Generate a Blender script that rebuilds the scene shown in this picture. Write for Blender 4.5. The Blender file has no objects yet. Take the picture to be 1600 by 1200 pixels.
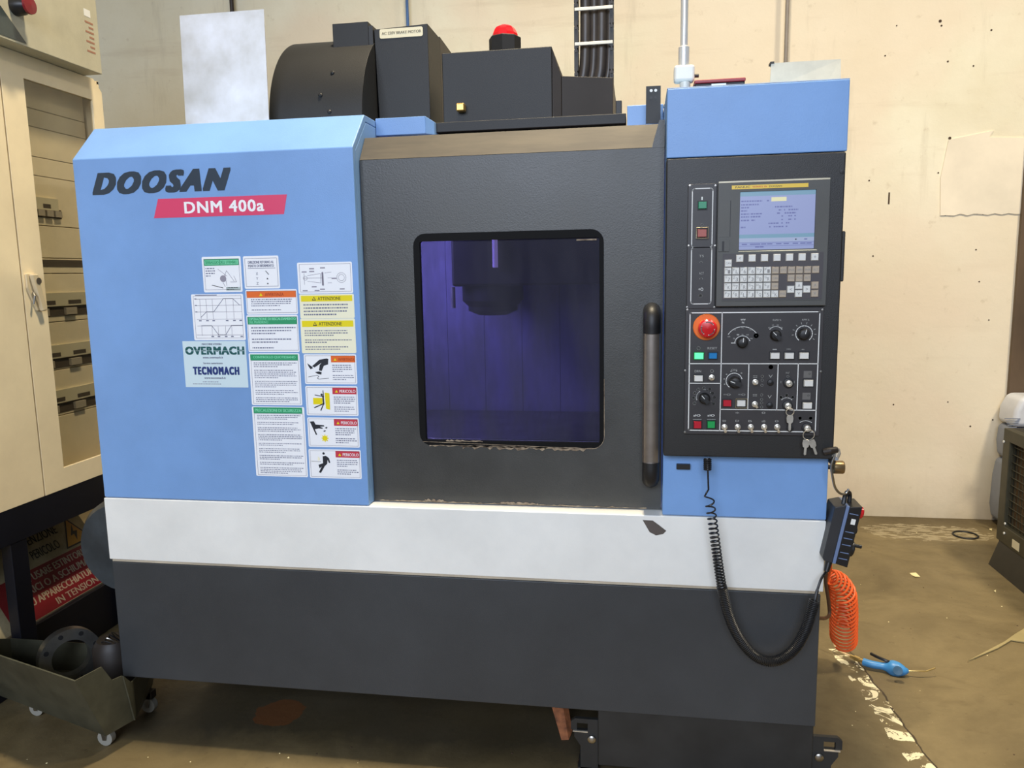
import bpy, bmesh, math, random
from mathutils import Vector, Matrix
import numpy as np
random.seed(7)
C = bpy.context.scene.collection
# ------------------------------------------------------------------ camera
CAM = Vector((0, 0, 1.5))
YAW, PITCH, ROLL, FPX = 0.1623, 0.143, -0.0179, 1200.0
_f = Vector((-math.sin(YAW)*math.cos(PITCH), math.cos(YAW)*math.cos(PITCH), -math.sin(PITCH)))
_r = Vector((math.cos(YAW), math.sin(YAW), 0)); _u = _r.cross(_f)
RR = _r*math.cos(ROLL)+_u*math.sin(ROLL); UU = -_r*math.sin(ROLL)+_u*math.cos(ROLL)
cd = bpy.data.cameras.new('camera'); co = bpy.data.objects.new('camera', cd); C.objects.link(co)
cd.sensor_width = 36; cd.lens = FPX/1600*36; cd.clip_start = .02; cd.clip_end = 60
m = Matrix((RR, UU, -_f)).transposed().to_4x4(); m.translation = CAM; co.matrix_world = m
bpy.context.scene.camera = co
def ray(px, py): return RR*(px-800)-UU*(py-600)+_f*FPX
def aY(px, py, y):
    d = ray(px, py); return CAM+d*(y/d.y)
def aX(px, py, x):
    d = ray(px, py); return CAM+d*(x/d.x)
def aZ(px, py, z):
    d = ray(px, py); return CAM+d*((z-CAM.z)/d.z)
# ------------------------------------------------------------------ exposure, world, lamps
sc = bpy.context.scene
sc.view_settings.view_transform = 'Standard'; sc.view_settings.look = 'None'
sc.view_settings.gamma = 1; sc.view_settings.use_curve_mapping = False
sc.view_settings.exposure = 0.0
def lin(c):
    out = []
    for v in c[:3]:
        v = v/255.0
        out.append(v/12.92 if v <= .04045 else ((v+.055)/1.055)**2.4)
    return (*out, 1.0)
w = bpy.data.worlds.new('world'); sc.world = w; w.use_nodes = True
bg = w.node_tree.nodes['Background']; bg.inputs[0].default_value = lin((200, 208, 222)); bg.inputs[1].default_value = .13
def area(name, loc, target, size, power, col, shape='DISK', sy=None, spread=3.14159):
    l = bpy.data.lights.new(name, 'AREA'); l.shape = shape; l.size = size
    if sy: l.size_y = sy
    l.spread = spread; l.energy = power; l.color = lin(col)[:3]
    o = bpy.data.objects.new(name, l); C.objects.link(o); o.location = loc
    o.rotation_euler = (Vector(target)-Vector(loc)).to_track_quat('-Z', 'Y').to_euler()
    return o
area('hall_lamp', (-.15, 2.13, 6.0), (-.15, 2.13, 0), .5, 135, (255, 237, 204), spread=1.9)
area('hall_lamp', (3.0, 2.0, 5.6), (2.9, 3.4, 0), .6, 113, (255, 240, 212), spread=2.2)
area('open_gate_daylight', (-.8, -4.6, 3.7), (-.6, 2.1, 1.5), 4.5, 465, (220, 231, 250), 'RECTANGLE', 2.4)
# ------------------------------------------------------------------ materials
MATS = {}
def mat(name, col, rough=.5, metal=0, var=.12, scale=6, bump=0, bscale=60, col2=None, mix=.5, spec=.5, emis=None, es=1, stretch=None, rvar=0, coat=0):
    if name in MATS: return MATS[name]
    mt = bpy.data.materials.new(name); mt.use_nodes = True; nt = mt.node_tree; N = nt.nodes; L = nt.links
    p = N['Principled BSDF']; p.inputs['Roughness'].default_value = rough; p.inputs['Metallic'].default_value = metal
    p.inputs['Specular IOR Level'].default_value = spec
    if coat: p.inputs['Coat Weight'].default_value = coat
    base = lin(col)
    if var or col2 or bump:
        tc = N.new('ShaderNodeTexCoord'); mp = N.new('ShaderNodeMapping'); L.new(tc.outputs['Object'], mp.inputs[0])
        if stretch: mp.inputs['Scale'].default_value = stretch
        nz = N.new('ShaderNodeTexNoise'); nz.inputs['Scale'].default_value = scale; nz.inputs['Detail'].default_value = 5
        nz.inputs['Roughness'].default_value = .62; L.new(mp.outputs[0], nz.inputs['Vector'])
        rp = N.new('ShaderNodeValToRGB'); L.new(nz.outputs[0], rp.inputs[0])
        c2 = lin(col2) if col2 else tuple(v*(1-var*2) for v in base[:3])+(1,)
        c1 = base if col2 else tuple(min(1, v*(1+var)) for v in base[:3])+(1,)
        rp.color_ramp.elements[0].position = .5-.28*mix*1.2; rp.color_ramp.elements[1].position = .5+.28*(1-mix)*1.2
        rp.color_ramp.elements[0].color = c2; rp.color_ramp.elements[1].color = c1
        L.new(rp.outputs[0], p.inputs['Base Color'])
        if rvar:
            mr = N.new('ShaderNodeMapRange'); mr.inputs[1].default_value = .3; mr.inputs[2].default_value = .7
            mr.inputs[3].default_value = rough-rvar; mr.inputs[4].default_value = rough+rvar
            L.new(nz.outputs[0], mr.inputs[0]); L.new(mr.outputs[0], p.inputs['Roughness'])
        if bump:
            n2 = N.new('ShaderNodeTexNoise'); n2.inputs['Scale'].default_value = bscale; n2.inputs['Detail'].default_value = 4
            L.new(tc.outputs['Object'], n2.inputs['Vector'])
            b = N.new('ShaderNodeBump'); b.inputs['Strength'].default_value = bump; b.inputs['Distance'].default_value = .002
            L.new(n2.outputs[0], b.inputs['Height']); L.new(b.outputs[0], p.inputs['Normal'])
    else: p.inputs['Base Color'].default_value = base
    if emis:
        p.inputs['Emission Color'].default_value = lin(emis); p.inputs['Emission Strength'].default_value = es
    MATS[name] = mt; return mt
def flat(name, col, rough=.45, **k): return mat(name, col, rough, var=0, **k)
BLUE = mat('blue_paint', (124, 166, 220), .45, var=.05, scale=3, bump=.15, bscale=300)
SILV = mat('light_grey_paint', (242, 242, 236), .42, var=.05, scale=2.5, bump=.1, bscale=250)
DARK = mat('dark_grey_paint', (60, 62, 64), .42, var=.10, scale=4, bump=.2, bscale=350)
DOOR = mat('door_dark_paint', (70, 70, 67), .40, var=.16, scale=2.2, bump=.2, bscale=300, rvar=.06)
DUST = mat('dusty_bevel_paint', (88, 80, 66), .65, col2=(64, 58, 50), scale=3.2, mix=.45, stretch=(1, 6, 6))
SKIRT = mat('slate_skirt_paint', (60, 63, 66), .45, var=.09, scale=2.5, bump=.2, bscale=300)
BASE = mat('base_casting_paint', (40, 41, 41), .55, var=.15, scale=8)
PANEL = mat('control_housing_paint', (36, 35, 33), .45, var=.10, scale=5, bump=.2, bscale=400)
BEZEL = mat('bezel_plastic', (84, 84, 80), .5, var=.05, scale=8, bump=.1, bscale=500)
OPP = mat('operator_plate', (54, 51, 51), .45, var=.08, scale=12)
BLK = mat('matte_black_sheet', (24, 25, 26), .55, var=.14, scale=5, bump=.15, bscale=300)
BLK2 = mat('brownish_black_sheet', (44, 38, 34), .52, var=.14, scale=5)
RUB = flat('black_rubber', (24, 24, 25), .5)
WHT = flat('white_print', (238, 238, 232), .5)
GRY = flat('grey_print', (160, 160, 154), .5)
CHR = mat('chrome', (222, 216, 202), .25, .6, var=.1, scale=30)
STL = mat('brushed_steel', (170, 166, 158), .34, 1, var=.12, scale=10, stretch=(1, 1, .2))
ALU = mat('aluminium_sheet_metal', (232, 234, 240), .42, .55, col2=(196, 194, 188), scale=4, mix=.4, rvar=.1)
HAND = mat('handle_aluminium', (168, 158, 148), .33, .9, var=.08, scale=20)
CREAM = mat('cream_enamel', (252, 234, 196), .38, var=.035, scale=5)
CREAM2 = mat('beige_plastic_plate', (244, 230, 196), .45, var=.04, scale=9)
GRN_BOX = mat('greenish_grey_enamel', (196, 190, 164), .45, var=.05, scale=8, bump=.3, bscale=260)
NAVY = mat('navy_black_frame', (17, 19, 30), .45, var=.1)
TROL = mat('olive_grey_sheet_steel', (82, 82, 68), .45, .25, var=.16, scale=9)
PAPER = flat('sticker_white', (250, 252, 255), .3)
PAPERB = flat('sticker_pale_blue', (214, 234, 240), .3)
GREEN = flat('sticker_green', (52, 158, 108), .35)
MINT = flat('sticker_mint', (130, 222, 176), .35)
YEL = flat('sticker_yellow', (240, 222, 20), .35)
PYEL = flat('sticker_pale_yellow', (250, 247, 216), .35)
ORG = flat('sticker_orange', (236, 112, 44), .35)
RED = flat('sticker_red', (206, 62, 78), .35)
INK = flat('ink_grey_blue', (112, 116, 140), .5)
INKD = flat('ink_dark', (30, 34, 44), .5)
LINE = flat('sticker_thin_line', (150, 146, 160), .5)
LOGO = flat('logo_dark_slate', (44, 58, 72), .35)
PINK = flat('badge_red', (226, 70, 110), .35)
WALLC = None
# ------------------------------------------------------------------ mesh builder
class MB:
    def __init__(s): s.v = []; s.f = []; s.m = []; s.mats = []; s.T = None
    def mi(s, mt):
        if mt not in s.mats: s.mats.append(mt)
        return s.mats.index(mt)
    def add(s, vs, fs, mt):
        b = len(s.v); k = s.mi(mt)
        for p in vs:
            p = Vector(p); s.v.append(s.T @ p if s.T else p)
        for f in fs: s.f.append([b+i for i in f]); s.m.append(k)
        return s
    def box(s, x0, x1, y0, y1, z0, z1, mt):
        x0, x1 = sorted((x0, x1)); y0, y1 = sorted((y0, y1)); z0, z1 = sorted((z0, z1))
        v = [(x, y, z) for z in (z0, z1) for y in (y0, y1) for x in (x0, x1)]
        return s.add(v, [(0, 2, 3, 1), (4, 5, 7, 6), (0, 1, 5, 4), (2, 6, 7, 3), (0, 4, 6, 2), (1, 3, 7, 5)], mt)
    def prism(s, pts, off, mt, cap=True):      # pts: loop of 3-D points, off: extrusion vector
        n = len(pts); o = Vector(off); a = [Vector(p) for p in pts]
        v = a+[p+o for p in a]
        f = [(i, (i+1) % n, n+(i+1) % n, n+i) for i in range(n)]
        if cap: f += [tuple(range(n-1, -1, -1)), tuple(range(n, 2*n))]
        return s.add(v, f, mt)
    def hexa(s, a, b, mt):                      # two quads a (front) and b (back)
        v = list(a)+list(b)
        return s.add(v, [(0, 1, 2, 3), (7, 6, 5, 4), (0, 4, 5, 1), (1, 5, 6, 2), (2, 6, 7, 3), (3, 7, 4, 0)], mt)
    def cyl(s, p0, p1, r, mt, n=20, r1=None, cap=True):
        p0 = Vector(p0); p1 = Vector(p1); r1 = r if r1 is None else r1
        d = (p1-p0).normalized(); q = d.to_track_quat('Z', 'Y'); v = []
        for p, rr in ((p0, r), (p1, r1)):
            for i in range(n):
                a = 2*math.pi*i/n; v.append(p+q @ Vector((rr*math.cos(a), rr*math.sin(a), 0)))
        f = [(i, (i+1) % n, n+(i+1) % n, n+i) for i in range(n)]
        if cap: f += [tuple(range(n-1, -1, -1)), tuple(range(n, 2*n))]
        return s.add(v, f, mt)
    def lathe(s, p0, axis, prof, mt, n=28):      # prof: [(r, t)...] along axis
        p0 = Vector(p0); q = Vector(axis).normalized().to_track_quat('Z', 'Y'); v = []; f = []
        for r, t in prof:
            for i in range(n):
                a = 2*math.pi*i/n; v.append(p0+q @ Vector((r*math.cos(a), r*math.sin(a), t)))
        k = len(prof)
        for j in range(k-1):
            for i in range(n): f.append((j*n+i, j*n+(i+1) % n, (j+1)*n+(i+1) % n, (j+1)*n+i))
        if prof[0][0] > 1e-6: f.append(tuple(range(n-1, -1, -1)))
        if prof[-1][0] > 1e-6: f.append(tuple((k-1)*n+i for i in range(n)))
        return s.add(v, f, mt)
    def ring(s, p0, axis, ro, ri, t, mt, n=40):
        p0 = Vector(p0); q = Vector(axis).normalized().to_track_quat('Z', 'Y'); v = []; f = []
        pr = [(ro, 0), (ro, t), (ri, t), (ri, 0)]
        for r, tt in pr:
            for i in range(n):
                a = 2*math.pi*i/n; v.append(p0+q @ Vector((r*math.cos(a), r*math.sin(a), tt)))
        for j in range(4):
            for i in range(n): f.append((j*n+i, j*n+(i+1) % n, ((j+1) % 4)*n+(i+1) % n, ((j+1) % 4)*n+i))
        return s.add(v, f, mt)
    def tube(s, path, r, mt, n=8, closed=False):
        P = [Vector(p) for p in path]; k = len(P); v = []; f = []
        t = (P[1]-P[0]).normalized(); u = t.orthogonal().normalized()
        for i in range(k):
            if closed: t2 = (P[(i+1) % k]-P[i-1]).normalized()
            else: t2 = (P[min(i+1, k-1)]-P[max(i-1, 0)]).normalized()
            u = (u-t2*u.dot(t2)).normalized(); w_ = t2.cross(u)
            rr = r[i] if isinstance(r, (list, tuple)) else r
            for j in range(n):
                a = 2*math.pi*j/n; v.append(P[i]+u*rr*math.cos(a)+w_*rr*math.sin(a))
        kk = k if closed else k-1
        for i in range(kk):
            i2 = (i+1) % k
            for j in range(n): f.append((i*n+j, i*n+(j+1) % n, i2*n+(j+1) % n, i2*n+j))
        if not closed: f += [tuple(range(n-1, -1, -1)), tuple((k-1)*n+j for j in range(n))]
        return s.add(v, f, mt)
    def build(s, name, parent=None, bevel=0, smooth=False, loc=None, seg=2):
        me = bpy.data.meshes.new(name); me.from_pydata([tuple(p) for p in s.v], [], s.f)
        for mt in s.mats: me.materials.append(mt)
        me.polygons.foreach_set('material_index', s.m); me.update()
        if len(s.f) < 20000:
            bm = bmesh.new(); bm.from_mesh(me); bmesh.ops.recalc_face_normals(bm, faces=bm.faces); bm.to_mesh(me); bm.free()
        if smooth:
            me.shade_smooth(); me.set_sharp_from_angle(angle=math.radians(38))
        o = bpy.data.objects.new(name, me); C.objects.link(o)
        if loc: o.location = loc
        if bevel:
            md = o.modifiers.new('bevel', 'BEVEL'); md.width = bevel; md.segments = seg; md.limit_method = 'ANGLE'; md.harden_normals = True
        put(o, parent); return o
def put(o, parent):
    if parent is None: return
    o.parent = parent
    if parent.type == 'EMPTY': o.matrix_parent_inverse = Matrix.Translation(parent.location).inverted()
def thing(name, label, cat, loc=(0, 0, 0), group=None):
    o = bpy.data.objects.new(name, None); o.empty_display_size = .05; C.objects.link(o); o.location = loc
    tag(o, label, cat, group); return o
def tag(o, label, cat=None, group=None, kind=None):
    if label: o['label'] = label
    if cat: o['category'] = cat
    if group: o['group'] = group
    if kind: o['kind'] = kind
    return o
def dup(o, loc, label=None):
    c = o.copy(); C.objects.link(c); c.location = loc
    if label: c['label'] = label
    return c
_tc = {}
def textgeo(s, bold=0, shear=0, space=1.0):
    k = (s, bold, shear, space)
    if k in _tc: return _tc[k]
    cu = bpy.data.curves.new('t', 'FONT'); cu.body = s; cu.size = 1; cu.offset = 0; cu.shear = shear; cu.space_character = space
    cu.resolution_u = 3
    o = bpy.data.objects.new('t', cu); C.objects.link(o)
    dg = bpy.context.evaluated_depsgraph_get(); me = bpy.data.meshes.new_from_object(o.evaluated_get(dg))
    v = [(p.co.x, p.co.y) for p in me.vertices]; f = [tuple(q.vertices) for q in me.polygons]
    bpy.data.objects.remove(o); bpy.data.curves.remove(cu); bpy.data.meshes.remove(me)
    _tc[k] = (v, f); return _tc[k]
def text(mb, s, P, mt, bold=0, shear=0, space=1.0, slope=0, strike=None):
    """fit text to a rectangle; P(u,v) maps 0..1 (v upward) to a 3-D point"""
    v, f = textgeo(s, bold, shear, space)
    xs = [a for a, b in v]; ys = [b for a, b in v]
    x0, x1, y0, y1 = min(xs), max(xs), min(ys), max(ys)
    for i, (dx, dz) in enumerate(([(0, 0)] if not bold else [(-.0035, 0), (0, 0), (.0035, 0)]) if not strike else [(p*strike[0], q*strike[1]) for p in (-1, -.5, 0, .5, 1) for q in (-1, 0, 1)]):
        mb.add([P((a-x0)/(x1-x0)+dx, (b-y0)/(y1-y0)+dz)-Vector((0, i*.000004, 0)) for a, b in v], f, mt)
def quadP(x0, x1, z0, z1, y): return lambda u, v: Vector((x0+(x1-x0)*u, y, z0+(z1-z0)*v))
def rrect(x0, x1, z0, z1, r, k=5):
    pts = []
    for cx, cz, a0 in ((x1-r, z1-r, 0), (x0+r, z1-r, 90), (x0+r, z0+r, 180), (x1-r, z0+r, 270)):
        for i in range(k+1):
            a = math.radians(a0+90*i/k); pts.append((cx+r*math.cos(a), cz+r*math.sin(a)))
    return pts
def ringframe(mb, outer, inner, y0, y1, mt):   # outer/inner loops [(x,z)] same length
    n = len(outer); v = []
    for y in (y0, y1):
        for L_ in (outer, inner): v += [(x, y, z) for x, z in L_]
    f = []
    for i in range(n):
        j = (i+1) % n
        f += [(i, j, n+j, n+i), (2*n+i, 3*n+i, 3*n+j, 2*n+j), (i, 2*n+i, 2*n+j, j), (n+i, n+j, 3*n+j, 3*n+i)]
    mb.add(v, f, mt)
def strokes(mb, pts, wd, y, mt, th=.0003):      # flat polyline in a y-plane, pts [(x,z)]
    for (xa, za), (xb, zb) in zip(pts[:-1], pts[1:]):
        d = Vector((xb-xa, zb-za)); l = d.length
        if l < 1e-6: continue
        d /= l; n = Vector((-d.y, d.x))*wd/2; e = d*wd*.3
        q = [(xa-e.x+n.x, za-e.y+n.y), (xa-e.x-n.x, za-e.y-n.y), (xb+e.x-n.x, zb+e.y-n.y), (xb+e.x+n.x, zb+e.y+n.y)]
        mb.add([(a, y, b) for a, b in q], [(0, 1, 2, 3)], mt)
def arc(cx, cz, r, a0, a1, n=14): return [(cx+r*math.cos(math.radians(a0+(a1-a0)*i/n)), cz+r*math.sin(math.radians(a0+(a1-a0)*i/n))) for i in range(n+1)]
def helix(path, rad, turns, per=12, g=lambda q: q):
    P = [Vector(p) for p in path]; L = [0]
    for a, b in zip(P[:-1], P[1:]): L.append(L[-1]+(b-a).length)
    def at(s):
        s = min(max(s, 0), L[-1])
        for i in range(len(P)-1):
            if s <= L[i+1]+1e-9: return P[i].lerp(P[i+1], (s-L[i])/max(L[i+1]-L[i], 1e-9))
        return P[-1]
    out = []; n = int(turns*per); u = None
    for i in range(n+1):
        q = i/n; s = q*L[-1]; p = at(s); t = (at(s+.004)-at(s-.004)).normalized()
        if u is None: u = t.orthogonal().normalized()
        u = (u-t*u.dot(t)).normalized(); w_ = t.cross(u); a = 2*math.pi*turns*g(q)
        r = rad(q) if callable(rad) else rad
        out.append(p+u*r*math.cos(a)+w_*r*math.sin(a))
    return out
def catmull(P, n=8):
    P = [Vector(p) for p in P]; Q = [P[0]*2-P[1]]+P+[P[-1]*2-P[-2]]; out = []
    for i in range(1, len(Q)-2):
        a, b, c, d = Q[i-1:i+3]
        for k in range(n):
            t = k/n; out.append(.5*((2*b)+(c-a)*t+(2*a-5*b+4*c-d)*t*t+(3*b-a-3*c+d)*t**3))
    out.append(P[-1]); return out

# ------------------------------------------------------------------ setting
def wall_material():
    mt = bpy.data.materials.new('plaster_wall'); mt.use_nodes = True; nt = mt.node_tree; N = nt.nodes; L = nt.links
    p = N['Principled BSDF']; p.inputs['Roughness'].default_value = .85
    g = N.new('ShaderNodeNewGeometry'); pos = g.outputs['Position']
    def noise(sc_, det, stretch=(1, 1, 1)):
        mp = N.new('ShaderNodeMapping'); mp.inputs['Scale'].default_value = stretch; L.new(pos, mp.inputs[0])
        n = N.new('ShaderNodeTexNoise'); n.inputs['Scale'].default_value = sc_; n.inputs['Detail'].default_value = det
        n.inputs['Roughness'].default_value = .65; L.new(mp.outputs[0], n.inputs['Vector']); return n.outputs[0]
    def ramp(src, a, b, ca, cb):
        r = N.new('ShaderNodeValToRGB'); L.new(src, r.inputs[0]); r.color_ramp.elements[0].position = a; r.color_ramp.elements[1].position = b
        r.color_ramp.elements[0].color = ca; r.color_ramp.elements[1].color = cb; return r.outputs[0]
    def mixc(fac, a, b, mode='MIX'):
        x = N.new('ShaderNodeMix'); x.data_type = 'RGBA'; x.blend_type = mode
        if isinstance(fac, float): x.inputs[0].default_value = fac
        else: L.new(fac, x.inputs[0])
        for s_, v in ((6, a), (7, b)):
            if isinstance(v, tuple): x.inputs[s_].default_value = v
            else: L.new(v, x.inputs[s_])
        return x.outputs[2]
    base = ramp(noise(1.1, 6), .35, .68, lin((226, 216, 186)), lin((240, 233, 208)))
    pinkish = mixc(ramp(noise(.9, 3), .48, .6, (0, 0, 0, 1), (.5, .5, .5, 1)), base, lin((232, 212, 186)))
    streak = mixc(ramp(noise(2.0, 7, (.35, 1, 3.5)), .56, .72, (0, 0, 0, 1), (.45, .45, .45, 1)), pinkish, lin((202, 186, 158)))
    vst = mixc(ramp(noise(1.6, 7, (3.2, 1, .45)), .58, .70, (0, 0, 0, 1), (.4, .4, .4, 1)), streak, lin((190, 178, 152)))
    sz = N.new('ShaderNodeSeparateXYZ'); L.new(pos, sz.inputs[0]); mz = N.new('ShaderNodeMapRange'); L.new(sz.outputs[2], mz.inputs[0])
    mz.inputs[1].default_value = 1.75; mz.inputs[2].default_value = 2.15; mz.inputs[3].default_value = .5; mz.inputs[4].default_value = 0
    streak = mixc(mz.outputs[0], vst, lin((232, 214, 188)))
    fine = mixc(ramp(noise(14, 8), .62, .74, (0, 0, 0, 1), (.5, .5, .5, 1)), streak, lin((196, 180, 150)))
    # grime low down on the wall
    sx = N.new('ShaderNodeSeparateXYZ'); L.new(pos, sx.inputs[0])
    mr = N.new('ShaderNodeMapRange'); L.new(sx.outputs[2], mr.inputs[0]); mr.inputs[1].default_value = .0; mr.inputs[2].default_value = .28
    mr.inputs[3].default_value = .75; mr.inputs[4].default_value = 0
    mu = N.new('ShaderNodeMath'); mu.operation = 'MULTIPLY'; L.new(mr.outputs[0], mu.inputs[0]); L.new(noise(5, 6), mu.inputs[1])
    col = mixc(mu.outputs[0], fine, lin((150, 132, 96)))
    # scuffs drawn across at about 2.5 m
    L.new(col, p.inputs['Base Color'])
    b = N.new('ShaderNodeBump'); b.inputs['Strength'].default_value = .35; b.inputs['Distance'].default_value = .012
    L.new(noise(5, 9), b.inputs['Height']); L.new(b.outputs[0], p.inputs['Normal'])
    return mt
def floor_material():
    mt = bpy.data.materials.new('stained_concrete'); mt.use_nodes = True; nt = mt.node_tree; N = nt.nodes; L = nt.links
    p = N['Principled BSDF']
    g = N.new('ShaderNodeNewGeometry'); pos = g.outputs['Position']
    def noise(sc_, det, stretch=(1, 1, 1), dist=0):
        mp = N.new('ShaderNodeMapping'); mp.inputs['Scale'].default_value = stretch; L.new(pos, mp.inputs[0])
        n = N.new('ShaderNodeTexNoise'); n.inputs['Scale'].default_value = sc_; n.inputs['Detail'].default_value = det
        n.inputs['Roughness'].default_value = .65; n.inputs['Distortion'].default_value = dist; L.new(mp.outputs[0], n.inputs['Vector']); return n.outputs[0]
    def ramp(src, a, b, ca, cb):
        r = N.new('ShaderNodeValToRGB'); L.new(src, r.inputs[0]); r.color_ramp.elements[0].position = a; r.color_ramp.elements[1].position = b
        r.color_ramp.elements[0].color = ca; r.color_ramp.elements[1].color = cb; return r.outputs[0]
    def mixc(fac, a, b):
        x = N.new('ShaderNodeMix'); x.data_type = 'RGBA'; L.new(fac, x.inputs[0])
        for s_, v in ((6, a), (7, b)):
            if isinstance(v, tuple): x.inputs[s_].default_value = v
            else: L.new(v, x.inputs[s_])
        return x.outputs[2]
    def math_(op, a, b=None):
        x = N.new('ShaderNodeMath'); x.operation = op
        for i, v in enumerate((a, b)):
            if v is None: continue
            if isinstance(v, (int, float)): x.inputs[i].default_value = v
            else: L.new(v, x.inputs[i])
        return x.outputs[0]
    c = ramp(noise(1.6, 8, dist=.6), .33, .68, lin((94, 81, 53)), lin((128, 113, 79)))
    c = mixc(ramp(noise(4.5, 8, (1, 1.8, 1), 1), .52, .72, (0, 0, 0, 1), (.55, .55, .55, 1)), c, lin((92, 78, 50)))
    c = mixc(ramp(noise(22, 6), .63, .72, (0, 0, 0, 1), (.6, .6, .6, 1)), c, lin((82, 68, 44)))
    c = mixc(ramp(noise(70, 3), .70, .76, (0, 0, 0, 1), (.5, .5, .5, 1)), c, lin((196, 182, 140)))
    # worn painted line with a crack: from (.79,3.05) to (.87,2.2)
    sx = N.new('ShaderNodeSeparateXYZ'); L.new(pos, sx.inputs[0]); X, Y = sx.outputs[0], sx.outputs[1]
    lx = math_('SUBTRACT', X, math_('ADD', math_('MULTIPLY', Y, -.085), 1.06))      # signed distance across the line
    lx = math_('ADD', lx, math_('MULTIPLY', math_('SUBTRACT', noise(6, 3), .5), .05))
    inside = math_('LESS_THAN', math_('ABSOLUTE', lx), .038)
    yin = math_('LESS_THAN', Y, 3.06)
    wear = math_('GREATER_THAN', noise(13, 7, dist=1.2), .53)
    msk = math_('MULTIPLY', math_('MULTIPLY', inside, yin), wear)
    c = mixc(msk, c, lin((232, 222, 184)))
    edge = math_('MULTIPLY', math_('MULTIPLY', math_('LESS_THAN', math_('ABSOLUTE', math_('SUBTRACT', lx, .036)), .0035), yin), math_('LESS_THAN', noise(7, 3), .6))
    c = mixc(edge, c, lin((60, 48, 30)))
    # pale efflorescence at the foot of the wall
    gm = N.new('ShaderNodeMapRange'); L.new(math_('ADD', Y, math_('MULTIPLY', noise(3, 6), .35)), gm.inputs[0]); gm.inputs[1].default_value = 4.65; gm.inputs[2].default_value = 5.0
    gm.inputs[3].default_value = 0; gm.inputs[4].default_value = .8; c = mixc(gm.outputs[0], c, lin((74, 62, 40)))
    # machine's shade painted into the floor colour as a ragged oily-looking patch
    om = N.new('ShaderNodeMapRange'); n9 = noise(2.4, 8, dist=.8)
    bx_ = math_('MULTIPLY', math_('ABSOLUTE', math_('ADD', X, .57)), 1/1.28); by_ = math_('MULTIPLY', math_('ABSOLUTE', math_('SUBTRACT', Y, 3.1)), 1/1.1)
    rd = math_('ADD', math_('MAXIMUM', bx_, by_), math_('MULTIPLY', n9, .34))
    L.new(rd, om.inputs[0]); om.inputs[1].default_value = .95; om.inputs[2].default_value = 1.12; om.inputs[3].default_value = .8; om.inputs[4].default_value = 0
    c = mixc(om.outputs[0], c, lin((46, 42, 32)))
    dx = math_('MULTIPLY', math_('SUBTRACT', X, 1.62), 2.0); dy = math_('MULTIPLY', math_('SUBTRACT', Y, 4.52), 4.6)
    dd = math_('ADD', math_('MULTIPLY', dx, dx), math_('MULTIPLY', dy, dy))
    pm = math_('MULTIPLY', math_('LESS_THAN', math_('ADD', dd, noise(9, 5)), .95), math_('GREATER_THAN', noise(12, 6, (1, 3, 1)), .5))
    c = mixc(math_('MULTIPLY', pm, .35), c, lin((206, 192, 158)))
    # rust stain under the machine
    ex = math_('SUBTRACT', X, -1.22); ey = math_('SUBTRACT', Y, 2.32)
    ee = math_('ADD', math_('MULTIPLY', ex, ex), math_('MULTIPLY', ey, ey))
    c = mixc(math_('MULTIPLY', math_('LESS_THAN', math_('ADD', ee, math_('MULTIPLY', noise(20, 4), .01)), .012), .6), c, lin((110, 62, 24)))
    L.new(c, p.inputs['Base Color'])
    rr = N.new('ShaderNodeMapRange'); L.new(noise(3, 6), rr.inputs[0]); rr.inputs[1].default_value = .3; rr.inputs[2].default_value = .7
    rr.inputs[3].default_value = .42; rr.inputs[4].default_value = .75; L.new(rr.outputs[0], p.inputs['Roughness'])
    b = N.new('ShaderNodeBump'); b.inputs['Strength'].default_value = .4; b.inputs['Distance'].default_value = .006
    L.new(noise(18, 8), b.inputs['Height']); L.new(b.outputs[0], p.inputs['Normal'])
    return mt
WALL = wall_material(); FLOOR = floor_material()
WY = 4.80
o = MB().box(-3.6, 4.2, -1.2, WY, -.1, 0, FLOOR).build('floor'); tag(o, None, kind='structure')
wb = MB().box(-3.6, 4.2, WY, WY+.2, -.1, 5.2, WALL).build('wall_back'); tag(wb, None, kind='structure')
o = MB().box(-3.8, -3.6, -1.2, WY+.2, -.1, 5.2, WALL).build('wall_left'); tag(o, None, kind='structure')
# small drilled holes and nails in the back wall
HOLE = flat('dark_hole', (70, 52, 36), .9)
mb = MB()
for px, py, r in ((1469, 33, .011), (1471, 40, .007), (1481, 96, .007), (1521, 103, .006), (1484, 216, .011), (1543, 224, .010), (1536, 213, .007),
                  (1596, 222, .009), (1493, 309, .008), (1545, 308, .009), (1477, 335, .010), (1527, 333, .008), (1536, 334, .008), (1587, 330, .010),
                  (1389, 309, .006), (1358, 282, .006), (1383, 87, .006), (1401, 40, .005), (1549, 47, .007), (1466, 270, .006), (1525, 390, .006), (1364, 400, .006),
                  (1396, 632, .006), (1516, 666, .007), (1551, 656, .006), (1481, 628, .005), (1530, 440, .006), (1545, 500, .005)):
    p = aY(px, py, WY); mb.cyl((p.x, WY-.0015, p.z), (p.x, WY+.004, p.z), r*.75, HOLE, 8)
p = aY(1389, 309, WY); mb.box(p.x-.004, p.x+.004, WY-.002, WY+.002, p.z-.035, p.z+.03, HOLE)
o = mb.build('nail_hole', wb); tag(o, 'small dark nail holes in the plaster', kind='stuff')
PATCH = mat('pinkish_plaster', (238, 226, 202), .85, var=.05, scale=3, bump=.5, bscale=12)
a = aY(1476, 216, WY); b = aY(1597, 333, WY)
jag = [(a.x, b.z)]+[(a.x+(b.x-a.x)*i/12, b.z+random.uniform(-.006, .012)) for i in range(1, 13)]+[(b.x+.05, a.z-.02), (b.x-.2, a.z-.005), (a.x+.25, a.z+.03), (a.x+.02, a.z-.01), (a.x-.01, (a.z+b.z)/2)]
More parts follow.
